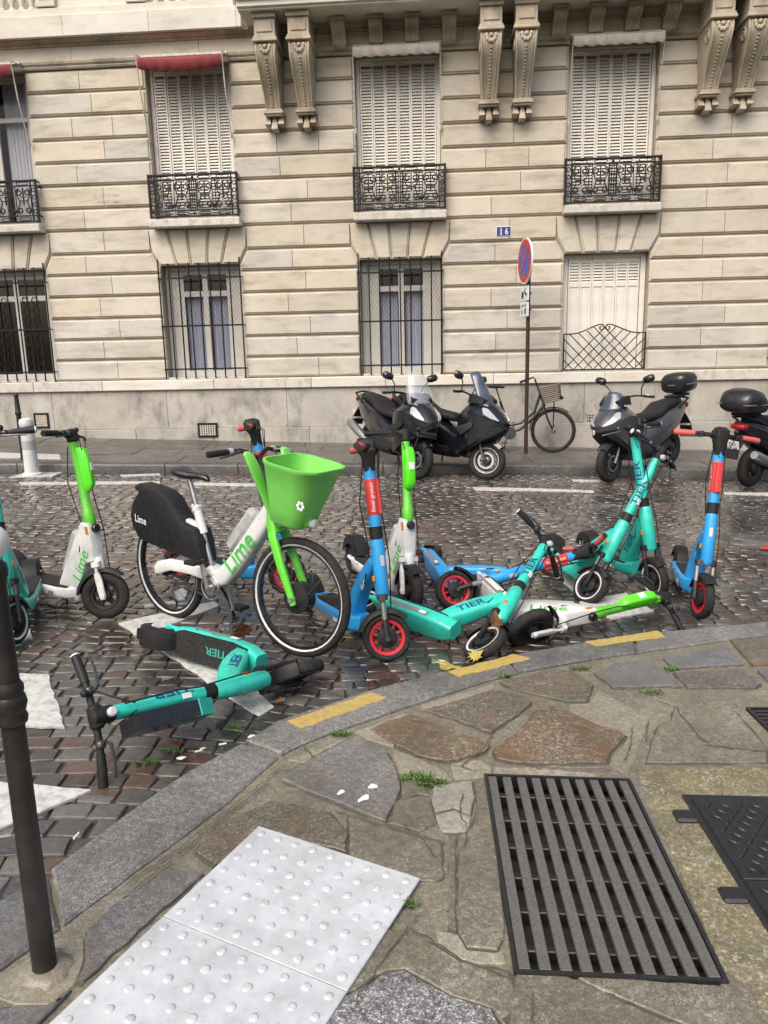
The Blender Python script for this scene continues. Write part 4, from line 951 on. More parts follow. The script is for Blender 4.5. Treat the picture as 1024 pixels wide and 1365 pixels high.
        tw_ = .22; c = V((x1+.035, 0, zt+.10)); c = (V((x1-.02,0,.13))+V((hp.x-.005,0,hp.z-.03)))*.5+V((.035,0,-.005)); d2 = (V((hp.x,0,hp.z))-V((x1-.04,0,.12))).normalized(); n2 = V((-d2.z,0,d2.x))
        for s in (-1, 1): text_mb('Lime', tw_, .085, .008, lambda x, y, s=s: tuple(c+(d2*x+n2*y)*(-s)*(1 if s < 0 else 1)*(1 if s < 0 else 1)+V((0, s*.0475, 0)))).build('lettering', LGRN, nk)
        m = MB(); TL = B0 @ M.Translation((.045, 0, .43)) @ M.Rotation(R(90), 4, 'Y'); m.lathe([(.028,-.03),(.028,.005),(.022,.012)], 14, TL); m.build('camera', BLKG, E, 40)
        for s in (-1, 1): MB().box(-.005, .02, s*.0455, s*.049, .40, .45, T=B0).build('side_reflector', AMB, E)
        m = MB(); m.lathe([(.033,.16),(.036,.17),(.036,.24),(.033,.25)], 16, B0); m.build('head_tube', WHITE, E, 40)
        sz0 = .455
    else:
        sz0 = .50; hp = P(-.005, .40); m = MB(); n = 5; rings = []
        x0_, z0_ = x1-.08, (zb+zt)/2+.004
        for i in range(n+1):
            u = i/n; x = x0_+(hp.x-.035-x0_)*u**1.15; z = z0_+(hp.z-z0_)*u**.9 if kind == 'teal' else z0_+(hp.z+.02-z0_)*u**.75
            ang = R(28+22*u) if kind == 'teal' else R(35+35*u); w_ = (.125-.045*u); h_ = (.10+.03*sin(pi*u)) if kind == 'teal' else (.085-.01*u)
            nx = V((-sin(ang), 0, cos(ang)))
            rings.append([tuple(V((x, p[0], z))+nx*p[1]) for p in rrect(w_, h_, .028, 3)])
        m.loft(rings)
        d = (V((hp.x-.035,0,hp.z))-V((x0_,0,z0_))).normalized(); n2 = V((-d.z,0,d.x)); c = (V((hp.x-.035,0,hp.z))*.5+V((x0_,0,z0_))*.5)
        if kind == 'teal': m.lathe([(.03,.20),(.046,.22),(.048,.40),(.044,.50),(.036,.515)], 18, B0)
        else: m.lathe([(.03,.22),(.040,.24),(.039,.53),(.035,.55)], 18, B0)
        nk = m.build('neck', body, E, 45)
        wmid = .0525; LN = (V((hp.x-.035,0,hp.z))-V((x0_,0,z0_))).length
        for s in (-1, 1):
            if kind == 'teal': text_mb('TIER', .18, .05, .015, lambda x, y, s=s: tuple(c+V((.0,0,.012))+(d*x+n2*y)*(-s)+V((0, s*((.125-.045*(.5+x*(-s)/LN))/2+.002), 0)))).build('lettering', NAVY, nk)
            else: text_mb('dott', .075, None, .01, lambda x, y, s=s: tuple(c+V((.05,0,.07))+(d*x+n2*y)*(-s)+V((0, s*(wmid-.008), 0)))).build('lettering', WPR, nk)
        for s in (-1, 1): obox(MB(), P(-.0, .335)+V((0, s*.047, 0)), f, (0,1,0), a, .022, .012, .032).build('side_reflector', AMB, E)
    # ---- steering column (built straight, turned with the bar)
    m = MB()
    if kind == 'teal':
        m.lathe([(.0365,.516),(.0365,.575)], 18, F); m.build('collar', BLK, E, 40)
        m = MB(); m.lathe([(.033,.577),(.034,.60),(.031,L-.10),(.031,L-.07)], 18, F); sm = m.build('stem', TEAL, E, 40)
        for s in ((-1, 1) if not box else (1,)): text_mb('TIER', .20, .040, .015, lambda x, y, s=s: tuple(F @ V((cos(s*(.95-s*y/.034))*.0352, sin(s*(.95-s*y/.034))*.0352, .74+x))), sub=True).build('lettering', NAVY, sm)
        m = MB(); m.lathe([(.0315,L-.069),(.036,L-.06),(.036,L+.02),(.02,L+.03)], 16, F); m.build('clamp', BLK, E, 40)
        m = MB(); m.lathe([(.020,-.01),(.020,.012),(.014,.018)], 14, F @ M.Translation((.038,0,L-.045)) @ M.Rotation(R(90),4,'Y')); m.build('headlight', LENS, E, 40)
    elif kind == 'green':
        m.lathe([(.0345,sz0),(.037,sz0+.005),(.037,sz0+.085),(.03,sz0+.10),(.0275,.70),(.0275,L-.055)], 18, F); sm = m.build('stem', GREEN, E, 40)
        m = MB(); m.loft([[(x, p[0], z) if False else (.022+xo+p[1], p[0], z) for p in rrect(w_, dp, .014, 3)] for z, w_, dp, xo, x in ((.66,.03,.03,.0,0),(.675,.052,.05,.01,0),(.71,.064,.07,.02,0),(.87,.066,.074,.022,0),(.93,.06,.06,.014,0),(.945,.05,.045,.006,0))], True, F); bt = m.build('battery', GREENB, E, 40)
        m = MB(); m.box(.055, .0855, -.020, .020, .79, .84, .003, F); m.build('label_plate', WPR, bt)
        m = MB(); m.lathe([(.028,L-.054),(.036,L-.045),(.036,L+.02),(.02,L+.03)], 16, F); m.build('clamp', BLK, E, 40)
    else:
        m.lathe([(.037,.552),(.037,.62)], 16, F); m.build('collar', BLK, E, 40)
        m = MB(); m.lathe([(.0335,.621),(.0335,L-.10)], 16, F); sm = m.build('stem', SKY_, E, 40)
        m = MB(); m.lathe([(.0345,.685),(.036,.69),(.036,.88),(.0345,.885)], 18, F); m.loft([[(.0+p[1]+.032, p[0], z) for p in rrect(.045, .03, .01, 2)] for z in (.69,.88)], True, F); sv = m.build('sleeve', REDP, E, 40)
        for s in (-1, 1): text_mb('Essai gratuit', .16, .026, .005, lambda x, y, s=s: tuple(F @ V((sin(y/.036)*.036*s, s*cos(y/.036)*.0368, .785+x))), sub=True).build('lettering', WPR, sv)
        m = MB(); m.box(.030, .041, -.012, .012, .40, .46, .003, B0); m.build('front_reflector', LENS, E)
        m = MB(); m.loft([[(xo+p[1], p[0], z) for p in rrect(w_, dp, .018, 3)] for z, w_, dp, xo in ((L-.13,.064,.064,0),(L-.05,.075,.075,-.0),(L-.02,.085,.10,-.005),(L+.03,.085,.11,-.008),(L+.045,.06,.08,-.01))], True, F); cl = m.build('clamp', BLK, E, 40)
        m = MB(); m.box(-.05, .02, -.03, .03, L+.045, L+.052, .002, F); m.build('display', GREENB if False else BLKG, cl)
    # ---- handlebar
    m = MB(); bx = -.02
    bp = lambda y, dx=0, dz=0: tuple(F @ V((bx-.05*(abs(y)/gw)**2+dx, y, L+dz)))
    m.tube([bp(y*gw/6) for y in range(-6, 7)], .0155, 8)
    obox(m, F @ V((-.01, 0, L)), F.to_3x3() @ V((1,0,0)), F.to_3x3() @ V((0,1,0)), F.to_3x3() @ V((0,0,1)), .06, .10, .05, .012)
    hb = m.build('handlebar', BLK, E, 50)
    for s in (-1, 1):
        m = MB(); rr_ = .0195
        m.tube([bp(s*(gw-.125)), bp(s*(gw-.06)), bp(s*gw)], [rr_*.95, rr_*1.05, rr_], 10); m.build('grip', CORAL if kind == 'blue' else BLK, hb, 50)
        m = MB(); e0, e1 = V(bp(s*gw)), V(bp(s*(gw-.02))); dd = (e0-e1).normalized(); m.tube([e0+dd*.0005, e0+dd*.006], rr_*.98, 10); m.build('end_cap', WPR if kind == 'teal' else BLK, hb)
        m = MB(); m.tube([bp(s*(gw-.17), .02, -.01), bp(s*(gw-.15), .055, -.02), bp(s*(gw-.08), .06, -.025), bp(s*(gw-.02), .05, -.03)], [.009,.008,.006,.006], 6); obox(m, V(bp(s*(gw-.16), .01)), F.to_3x3() @ V((1,0,0)), F.to_3x3() @ V((0,1,0)), F.to_3x3() @ V((0,0,1)), .04, .035, .034, .008); m.build('brake_lever', DSTEEL if kind == 'teal' else BLK, hb, 50)
    m = MB(); m.ball(tuple(F @ V((.0, .10, L+.03))), .017, 8, 5); m.build('bell', BLK, hb, 50)
    m = MB()
    for s in (-1, 1): m.tube([bp(s*(gw-.16), .03), tuple(F @ V((.06, s*.06, L-.04))), tuple(F @ V((.045, s*.015, L-.15)))], .003, 5)
    m.build('brake_cable', BLK, hb, 50)
    # ---- cables, labels, bolts
    MB().tube([tuple(F @ V((.05, .02, L-.10))), tuple(F @ V((.045, .03, L-.35))), tuple(F @ V((.050, .022, .62))), tuple(F @ V((.062, .035, .42))), tuple(F @ V((.04, .05, .12)))], .0038, 5).build('front_cable', BLK, E, 50)
    MB().tube([tuple(F @ V((-.035, -.02, L-.08))), tuple(F @ V((-.075, -.03, L-.3))), tuple(P(-.06, .48)+V((0,-.02,0))), tuple(P(-.10, .30)+V((0,-.05,0)))], .0038, 5).build('rear_cable', BLK, E, 50)
    for s in (-1, 1):
        obox(MB(), V((x1-.16, s*.0868, .118)), (1,0,0), (0,1,0), (0,0,1), .05, .0025, .022, 0).build('label_sticker', WPR if kind != 'green' else GREYP, dk)
        for bx_ in (.25, x1-.28): MB().lathe([(.006,-.001),(.006,.0025),(.003,.0035)], 8, M.Translation((bx_, s*.0865, .15)) @ M.Rotation(R(-90*s),4,'X')).build('bolt', STEEL, dk)
    MB().box(.030, .0365, -.013, .013, .655, .70, .001, F).build('label_sticker', WPR, sm) if kind == 'teal' else None
    # ---- fork, front fender
    m = MB(); fm = dict(teal=BLK, green=WHITE, blue=DSTEEL)[kind]
    fh = .225 if kind != 'green' else .20
    for s in (-1, 1):
        y = s*(S['tw']/2+.022)
        if kind == 'green':
            m.loft([[(p[1]+xo, y+p[0], z) for p in rrect(.022, dp, .008, 2)] for z, dp, xo in ((-.02,.03,0),(0,.042,0),(.11,.045,-.004),(fh-.05,.035,-.008))], True, F); m.tube([(-.006, y, fh-.06), (-.006, y, fh)], .010, 8, T=F)
        else:
            m.tube([(0, y, -.012), (-.004, y, .02), (-.006, y, .10)], [.012,.014,.016], 8, T=F); m.tube([(-.006, y, .10), (-.006, y, fh)], .0125, 8, T=F)
        m.lathe([(.014,-.008),(.014,.008)], 10, F @ M.Translation((0, y+s*.008, 0)) @ M.Rotation(R(90),4,'X'))
    m.loft([[(p[1]-.005, p[0], z) for p in rrect(S['tw']+.075, .055, .015, 2)] for z in (fh-.01, fh+.022)], True, F)
    m.build('fork', fm, E, 45)
    if kind != 'green':
        for s in (-1, 1):
            m = MB(); m.tube([(-.006, s*(S['tw']/2+.022), .11), (-.006, s*(S['tw']/2+.022), fh-.02)], .0175, 8, T=F) if kind == 'blue' else m.tube([(-.006, s*(S['tw']/2+.022), .15), (-.006, s*(S['tw']/2+.022), fh-.012)], .0175, 8, T=F)
            m.build('suspension', STEEL if kind == 'blue' else DSTEEL, E, 50)
    fender(E, 'front_fender', F @ M.Rotation(R(0),4,'Y'), r+.026, S['tw']+.018, 40, 160 if kind != 'green' else 168, BLK, .004, .022)
    if box:
        m = MB(); m.loft([[(x, s, z) for x, z in ((-.085,L-.13),(.10,L-.12),(.115,L-.40),(.06,L-.50),(-.06,L-.50),(-.10,L-.38))] for s in (-.105,-.036)], True, F); bo = m.build('helmet_box', BLKG, E)
        m = MB(); m.prism([(.102,L-.36),(.1165,L-.40),(.062,L-.50),(.02,L-.49),(.05,L-.44)], -.1065, -.0345, 0, F); m.build('emblem', TEAL, bo)
        m = MB(); m.prism([(-.06,L-.502),(-.101,L-.38),(-.07,L-.36),(-.02,L-.49)], -.1065, -.0345, 0, F); m.build('emblem', TEAL, bo)
    return E
POSE = {
'S1':((-2.609,5.165,0.078),(-2.7,1.2,-30.9),33.4),
'S2':((-2.416,5.085,0.077),(2.9,-0.4,-73.1),-25.7),
'S4':((-1.524,5.565,0.043),(0.8,0.8,-24.4),40),
'S5':((-0.502,4.822,0.017),(-1.2,1.4,-57.1),62),
'S6':((-0.244,5.722,0.005),(-5.4,0.9,-65.9),0.1),
'S12':((2.230,5.647,-0.069),(-5.1,-0.8,-102.1),12),
'S10':((1.274,6.035,-0.036),(-31.6,1.3,-84.5),21.6),
'S11':((1.690,6.097,-0.052),(4.7,-0.0,-76.2),4.2),
'S8':((-0.206,4.616,0.076),(-70.9,3.1,-42.6),-23.5),
'S13':((-1.182,4.207,0.127),(81.0,2.1,-30.3),31.4),
'S9':((0.516,5.189,0.094),(-89.2,1.0,-79.1),-59.6),
'S7':((0.192,5.836,0.088),(-82.0,0.3,-81.3),68),
}
GT, GG, GB = 'teal hire scooters in the heap', 'white and green hire scooters', 'blue hire scooters with red wheels'
scooter('green', POSE['S1'], 'white and green scooter standing upright alone left of the hire bicycle', GG)
scooter('teal', POSE['S2'], 'teal scooter cut off by the left edge behind the dark bollard', GT)
scooter('blue', POSE['S4'], 'blue scooter standing behind the white hire bicycle with green basket', GB)
scooter('blue', POSE['S5'], 'blue scooter standing right in front of the bicycle, its front wheel nearest', GB)
scooter('green', POSE['S6'], 'white and green scooter standing upright just behind the foremost blue scooter', GG)
scooter('blue', POSE['S7'], 'blue scooter lying flat on its side in the middle of the heap', GB)
scooter('teal', POSE['S8'], 'tipped teal scooter with stem leaning across the heap, maple leaf at its wheel', GT)
scooter('green', POSE['S9'], 'white and green scooter lying on its side against the kerb', GG)
scooter('teal', POSE['S10'], 'teal scooter leaning steeply to the right, crossing the upright teal one', GT)
scooter('teal', POSE['S11'], 'upright teal scooter behind the leaning one, in front of the grey motor scooter', GT)
scooter('blue', POSE['S12'], 'blue scooter with coral grips standing at the right end of the row', GB)
scooter('teal', POSE['S13'], 'teal scooter with black helmet box lying in the gutter in the foreground', GT, box=True)
# ---------------------------------------------------------------- hire bicycle
def hire_bike(pose):
    loc, eu, st = pose; E = empty('hire_bicycle', loc, tuple(R(x) for x in eu)); tag(E, 'white electric hire bicycle with green front basket and black rear wheel cover', 'bicycle')
    wb, r = 1.15, .335; t = R(20); a = V((-sin(t),0,cos(t))); f = V((cos(t),0,sin(t))); FC = V((wb,0,r))
    Bm = M((f, V((0,1,0)), a)).transposed().to_4x4(); Bm.translation = FC
    F = M.Translation(FC) @ M.Rotation(R(st),4,a) @ M.Translation(-FC) @ Bm; P = lambda x, z: FC+a*z+f*x
    def bw(name, T, hub):
        m = MB(); TY = T @ M.Rotation(R(-90),4,'X'); m.lathe([(.02,-.05),(hub,-.035),(hub,.035),(.02,.05)], 20, TY); o = m.build(name, BLK, E, 40)
        m = MB(); n = 48
        q = [(r-.062,-.014),(r-.048,-.016),(r-.044,0),(r-.048,.016),(r-.062,.014)]; m.loft([[(x*cos(2*pi*i/n), y, x*sin(2*pi*i/n)) for x, y in q] for i in range(n+1)], False, T); m.build('rim', BLKG, o, 50)
        m = MB(); m.torus(r-.026, .026, 56, 12, T); m.build('tyre', RUB, o, 60)
        m = MB()
        for s in (-1, 1):
            q = [(r-.046, s*.019),(r-.037, s*.0245),(r-.036, s*.021),(r-.045, s*.016)]; m.loft([[(x*cos(2*pi*i/n), y, x*sin(2*pi*i/n)) for x, y in q] for i in range(n+1)], False, T)
        m.build('reflective_ring', WRING, o, 60)
        m = MB()
        for k in range(32):
            a0 = 2*pi*k/32; a1 = a0+(.35 if k % 2 else -.35); s = 1 if k % 4 < 2 else -1
            m.tube([(hub*.9*cos(a1), s*.03, hub*.9*sin(a1)), ((r-.06)*cos(a0), 0, (r-.06)*sin(a0))], .0012, 3, False, T)
        m.build('spokes', STEEL, o)
        return o
    bw('front_wheel', F, .085); bw('rear_wheel', M.Translation((0,0,r)), .05)
    hd = P(-.0, .50)
    m = MB(); rings = []; pts = [((.40,.365),.10,.085),((.47,.335),.115,.10),((.56,.37),.115,.105),((.66,.46),.11,.10),((.80,.615),.11,.095),((hd.x-.02,hd.z),.10,.08),((hd.x+.01,hd.z+.04),.07,.06)]
    for i, ((x, z), h, w_) in enumerate(pts):
        x0, z0 = pts[max(0,i-1)][0]; x2, z2 = pts[min(len(pts)-1,i+1)][0]; d = V((x2-x0,0,z2-z0)).normalized(); nn = V((-d.z,0,d.x))
        rings.append([tuple(V((x, p[0], z))+nn*p[1]) for p in rrect(w_, h, .03, 3)])
    m.loft(rings)
    for s in (-1, 1):
        m.loft([[(x, s*y+p[0], z+p[1]) for p in rrect(.03, h, .01, 2)] for x, y, z, h in ((.44,.045,.36,.07),(.30,.065,.385,.075),(.12,.075,.385,.075),(.0,.078,.35,.085),(-.03,.078,.335,.06))])
    m.lathe([(.03,.40),(.038,.41),(.038,.60),(.03,.61)], 16, Bm)
    sb = V((.43,0,.37)); sd = (V((.24,0,.95))-sb).normalized()
    m.tube([sb+sd*.24, sb+sd*.40], [.028,.026], 12); m.loft([[tuple(V((x, p[0], z))+V((0,0,p[1]))) for p in rrect(.05, h, .015, 2)] for x, z, h in ((.36,.585,.07),(.27,.62,.09),(.22,.66,.03))])
    fr = m.build('frame', WHITE, E, 45)
    d = (V((hd.x-.02,0,hd.z))-V((.50,0,.33))).normalized(); n2 = V((-d.z,0,d.x)); c = V((.725,0,.545))
    for s in (-1, 1): text_mb('Lime', .30, .105, .008, lambda x, y, s=s: tuple(c+(d*x+n2*y)*(-s)+V((0, s*.0550, 0)))).build('lettering', LGRN, fr)
    m = MB(); q0 = V((.62,0,.53)); q1 = V((.85,0,.77)); dd = (q1-q0).normalized(); obox(m, (q0+q1)*.5+V((-dd.z,0,dd.x))*.018, dd, (0,1,0), V((-dd.z,0,dd.x)), .34, .085, .10, .03); m.build('battery', LGREY, E, 40)
    m = MB(); m.tube([sb, sb+sd*.24], .015, 10); m.build('seat_tube', STEEL, E, 50); m = MB(); m.tube([sb+sd*.40, sb+sd*.575], .0165, 12); m.build('seat_post', STEEL, E, 50)
    m = MB(); m.tube([tuple(sb+sd*.405+V((.03,0,0))), tuple(sb+sd*.405+V((-.035,0,0)))], .016, 8); m.lathe([(.03,-.015),(.03,.015)], 12, M.Translation(sb+sd*.40)); m.build('seat_clamp', WHITE, E, 50)
    m = MB(); s0 = sb+sd*.575+V((.03,0,0)); xloft(m, [(s0.x+x, s0.z+z, w_, h) for x, z, w_, h in ((-.13,.055,.055,.02),(-.11,.05,.075,.03),(-.06,.04,.075,.03),(0,.03,.05,.025),(.07,.03,.03,.02),(.13,.022,.022,.018),(.15,.012,.012,.01))], 2.4, 14); m.build('saddle', BLKG, E, 50)
    poly = [(-.235,.85),(-.20,.865),(-.10,.855),(.03,.835),(.11,.79),(.17,.715),(.23,.655),(.35,.63),(.385,.55),(.40,.43),(.30,.435),(.10,.455),(-.08,.475),(-.16,.49),(-.22,.50),(-.285,.57),(-.305,.65),(-.27,.74),(-.20,.81),(-.235,.825)]
    m = MB(); m.prism(poly, -.068, .068, .022); cv = m.build('wheel_cover', BLK, E, 40)
    for s in (-1, 1): text_mb('Lime', .115, .05, .012, lambda x, y, s=s: (-.20+.02-x*s, s*.0695, .635+y+x*s*.12)).build('lettering', WPR, cv)
    m = MB(); TY = M.Translation((.46,0,.29)) @ M.Rotation(R(-90),4,'X'); m.lathe([(.02,-.075),(.02,.075)], 12, TY); m.torus(.075, .007, 28, 5, M.Translation((.46,-.055,.29))); m.lathe([(.045,-.062),(.045,-.05)], 18, TY)
    for s, ang in ((-1, R(100)), (1, R(-80))):
        p0 = V((.46, s*.075, .29)); p1 = p0+V((cos(ang),0,sin(ang)))*.17; m.tube([p0, p1+V((0,s*.015,0))], [.016,.012], 8)
        pc = p1+V((0, s*.065, 0)); m.tube([p1, pc+V((0,s*.04,0))], .007, 6)
    ck = m.build('crank', STEEL, E, 45)
    for s, ang in ((-1, R(100)), (1, R(-80))):
        p1 = V((.46, s*.075, .29))+V((cos(ang),0,sin(ang)))*.17; m = MB(); m.box(p1.x-.045, p1.x+.045, p1.y+s*.025-.0, p1.y+s*.11, p1.z-.012, p1.z+.012, .005); m.build('pedal', BLK, ck)
    m = MB()
    for z0, z1 in ((.29+.072, r+.035), (.29-.072, r-.035)): m.tube([(.46,-.055,z0), (0,-.055,z1)], .006, 5)
    m.build('chain', DSTEEL, E)
    m = MB(); m.tube([(.40,.06,.28),(.37,.16,.14),(.33,.23,.012)], .010, 6); m.box(.30,.36,.215,.245,.004,.014); m.build('kickstand', DSTEEL, E)
    # fork
    m = MB()
    for s in (-1, 1): m.loft([[(p[1]+x, y*s+p[0], z) for p in rrect(.03, d_, .01, 2)] for x, y, z, d_ in ((.0,.068,-.03,.032),(.0,.068,.02,.038),(-.012,.066,.20,.046),(-.018,.055,.36,.056),(-.02,.035,.42,.06))], True, F)
    m.loft([[(p[1]-.018, p[0], z) for p in rrect(w_, d_, .025, 3)] for z, w_, d_ in ((.375,.12,.07),(.42,.12,.07),(.50,.075,.06),(.51,.06,.05))], True, F); m.build('fork', GREEN, E, 45)
    MB().lathe([(.026,.512),(.028,.53),(.028,.70),(.022,.72)], 14, F).build('steerer_cover', BLK, E, 45)
    m = MB(); m.lathe([(.018,-.085),(.018,.085)], 10, F @ M.Rotation(R(90),4,'X')); m.build('axle', STEEL, E)
    # basket: tapered tub in upright axes in front of the head
    YAW = M.Translation(FC) @ M.Rotation(R(st),4,'Z') @ M.Translation(-FC)
    bx = hd.x+.20
    def ringb(z, x0, x1, w_, rd): return [(bx+(x0+x1)/2+p[0], p[1], z) for p in rrect(x1-x0, w_, rd, 5)]
    m = MB(); out = [(.735,-.11,.06,.18,.05),(.75,-.13,.08,.21,.06),(.83,-.145,.095,.25,.075),(.95,-.16,.13,.32,.09),(1.055,-.175,.155,.375,.10),(1.07,-.182,.17,.395,.105),(1.082,-.182,.17,.395,.105),(1.082,-.172,.158,.37,.10)]
    inn = [(1.03,-.165,.142,.35,.095),(.88,-.145,.10,.26,.08),(.765,-.12,.075,.2,.06)]
    tilt = M.Translation((bx,0,.9)) @ M.Rotation(R(11),4,'Y') @ M.Translation((-bx,0,-.9))
    m.loft([ringb(*q) for q in out+inn], True, YAW @ tilt); bk = m.build('basket', BASK, E, 45)
    m = MB()
    for s in (-1, 1): m.loft([[(bx-.17+xo+p[0], s*y+p[1], z) for p in rrect(.022, w_, .009, 2)] for z, xo, y, w_ in ((.76,.03,.05,.05),(.86,.01,.08,.06),(.98,-.01,.12,.07),(1.06,-.02,.145,.08),(1.125,-.05,.155,.07),(1.14,-.06,.155,.03))], True, YAW)
    m.build('basket_arm', BASK, bk, 45)
    m = MB(); obox(m, (bx+.03,0,.765), (1,0,0),(0,1,0),(0,0,1), .075, .09, .055, .012); o = m.build('lamp_housing', GREEN, bk, 40); 
    m = MB(); m.lathe([(.024,-.02),(.026,.01),(.018,.016)], 14, YAW @ M.Translation((bx+.078,0,.755)) @ M.Rotation(R(90),4,'Y')); m.build('headlight', LENS, o, 40)
    for s in (-1, 1):
        m = MB(); cx = bx+.02
        for k in range(6): m.ball(tuple(YAW @ tilt @ V((cx+.10+.018*cos(k*pi/3), s*(.168-.004), .90+.018*sin(k*pi/3)))), (.010,.004,.010), 6, 4)
        m.build('emblem', WPR, bk)
    # bars
    L = .80; m = MB(); bp = lambda y, dx=0, dz=0: tuple(F @ V((-.02-.05*max(0,(abs(y)-.10))/.21+dx, y, L+.055*min(1,abs(y)/.1)+dz)))
    m.tube([bp(y*.31/8) for y in range(-8, 9)], .0125, 8); m.tube([tuple(F @ V((0,0,.62))), tuple(F @ V((0,0,L)))], .018, 10); hb = m.build('handlebar', BLK, E, 50)
    for s in (-1, 1):
        m = MB(); m.tube([bp(s*.19), bp(s*.25), bp(s*.315)], [.0165,.0185,.0175], 10); m.build('grip', BLK, hb, 50)
        m = MB(); m.tube([bp(s*.165), bp(s*.188)], .020, 10); m.build('shifter_ring', LGREY, hb, 50)
        m = MB(); m.tube([bp(s*.15,.02,-.01), bp(s*.17,.06,-.02), bp(s*.26,.07,-.035), bp(s*.30,.06,-.04)], [.010,.008,.006,.006], 6); m.build('brake_lever', DSTEEL, hb, 50)
        m = MB(); m.tube([bp(s*.14,.02), tuple(F @ V((.09, s*.05, L-.03))), tuple(F @ V((.05, s*.02, L-.22)))], .0035, 5); m.build('brake_cable', BLK, hb, 50)
    return E
hire_bike(((-1.379,4.725,0.032),(-1.8,-0.6,-38.2),6.9))
# ================================================================ MOTOR SCOOTERS, BICYCLE
MBLK = paint('motor_black_gloss', (.008,.009,.014), .18, 0, .15, 0, 20, .8); MGREY = paint('motor_dark_grey', (.075,.078,.085), .28, .3, .2, 0, 20, .6); SEATM = paint('seat_vinyl', (.012,.012,.013), .6, 0, .25, .1, 50)
SCRC = glass('clear_screen', (.50,.56,.64), .03, .26); SCRD = glass('smoked_screen', (.06,.09,.13), .04, .72); CASEM = paint('top_case_black', (.012,.012,.014), .33, 0, .2, 0, 20, .3); PLATE = paint('number_plate', (.74,.75,.76), .4, 0, .15); LENSW = paint('headlight_glass', (.42,.45,.48), .08, .2, .1, 0, 20, 1)
def motor(loc, rot, steer, label, style):
    E = empty('motor_scooter', loc, tuple(R(x) for x in rot)); tag(E, label, 'motor scooter', 'motor scooters parked at the far kerb')
    wb, r = 1.42, .255; t = R(26); a = V((-sin(t),0,cos(t))); f = V((cos(t),0,sin(t))); FC = V((wb,0,r))
    Bm = M((f, V((0,1,0)), a)).transposed().to_4x4(); Bm.translation = FC
    F = M.Translation(FC) @ M.Rotation(R(steer),4,a) @ M.Translation(-FC) @ Bm
    body = MGREY if style == 'grey' else MBLK
    RT = M.Translation((0,0,r))
    wo = wheel(E, 'front_wheel', F, r, .10, 10 if style != 'tour' else 5, DSTEEL, False, .05, sp_w=.010 if style != 'tour' else .02)
    m = MB(); TY = F @ M.Rotation(R(-90),4,'X')
    for s in (-1, 1): m.loft([[(q*cos(2*pi*i/28), q*sin(2*pi*i/28), z) for q, z in ((.085,s*.058),(.112,s*.058),(.112,s*.061),(.085,s*.061))] for i in range(29)], False, TY)
    m.build('brake_disc', STEEL, wo, 40)
    if style == 'sport':
        m = MB(); n = 40
        for s in (-1, 1): m.loft([[(q*cos(2*pi*i/n), y, q*sin(2*pi*i/n)) for q, y in ((r-.094, s*.040),(r-.086, s*.045),(r-.082, s*.040))] for i in range(n+1)], False, F)
        m.build('rim_stripe', WRING, wo, 60)
    wheel(E, 'rear_wheel', RT, r, .12, 5, DSTEEL, False, .06)
    m = MB()
    for s in (-1, 1): m.tube([(0,s*.085,0),(-.02,s*.085,.12),(-.02,s*.085,.42)], [.025,.022,.02], 8, T=F)
    m.build('fork', DSTEEL, E, 45)
    fender(E, 'front_fender', F, r+.025, .13, 25, 150, body, .006, .05)
    # front cowl
    if style == 'grey': sec = [(1.60,.78,.03,.77,.07,.73,.04,.69),(1.54,.86,.08,.85,.17,.76,.10,.66),(1.42,.95,.10,.94,.235,.80,.17,.60),(1.28,.99,.11,.98,.275,.83,.21,.48),(1.14,.98,.12,.96,.285,.80,.23,.36),(1.04,.93,.10,.90,.25,.74,.20,.30)]
    else: sec = [(1.66,.80,.03,.79,.06,.76,.03,.72),(1.56,.90,.08,.89,.17,.79,.10,.66),(1.42,.99,.10,.98,.245,.83,.17,.58),(1.28,1.03,.11,1.02,.285,.86,.22,.46),(1.14,1.02,.12,1.0,.295,.84,.24,.34),(1.04,.98,.10,.95,.26,.78,.21,.28)]
    def cring(q): x, zt, ws, zs, ww, zw, wl, zl = q; return [(x,0,zt+.006),(x,ws,zs),(x,ww,zw+.03),(x,ww,zw-.03),(x,wl,zl),(x,-wl,zl),(x,-ww,zw-.03),(x,-ww,zw+.03),(x,-ws,zs)]
    m = MB(); m.loft([cring(q) for q in sec]); fc = m.build('front_cowl', body, E, 32)
    def cpt(x, v, s, o=.006):               # point on the cowl's side facet, v from shoulder (0) to widest (1)
        for q0, q1 in zip(sec, sec[1:]):
            if q1[0] <= x <= q0[0]:
                u = (x-q0[0])/(q1[0]-q0[0]); L = lambda k: q0[k]+(q1[k]-q0[k])*u
                return (x+o, s*(L(2)+(L(4)-L(2))*v+o), L(3)+(L(5)+.03-L(3))*v+o)
    for s in (-1, 1):
        m = MB(); top = [(1.60,.75),(1.52,.42),(1.42,.30),(1.36,.36)]; bot = [(1.60,1.0),(1.52,.98),(1.42,.86),(1.36,.50)]
        m.loft([[cpt(x, v, s), cpt(x2, v2, s), cpt(x2, v2, s, -.01), cpt(x, v, s, -.01)] for (x, v), (x2, v2) in zip(top, bot)]); m.build('headlight', LENSW, E, 60)
        m = MB(); m.loft([[cpt(x, v0, s, .005), cpt(x, v1, s, .005), cpt(x, v1, s, -.01), cpt(x, v0, s, -.01)] for x, v0, v1 in ((1.40,.0,.14),(1.30,.05,.22),(1.20,.12,.20),(1.10,.2,.24))]); m.build('cowl_trim', GREYP if style != 'grey' else DSTEEL, fc)
        m = MB(); m.prism([(-.15,-.05),(.08,.06),(.12,.0),(-.03,-.14)], -.006, .006, .004, M.Translation((1.20, s*.285, .70)) @ M.Rotation(R(-6*s),4,'Z') @ M.Rotation(R(14*s),4,'X')); m.build('side_grille', BLK, fc, 40)
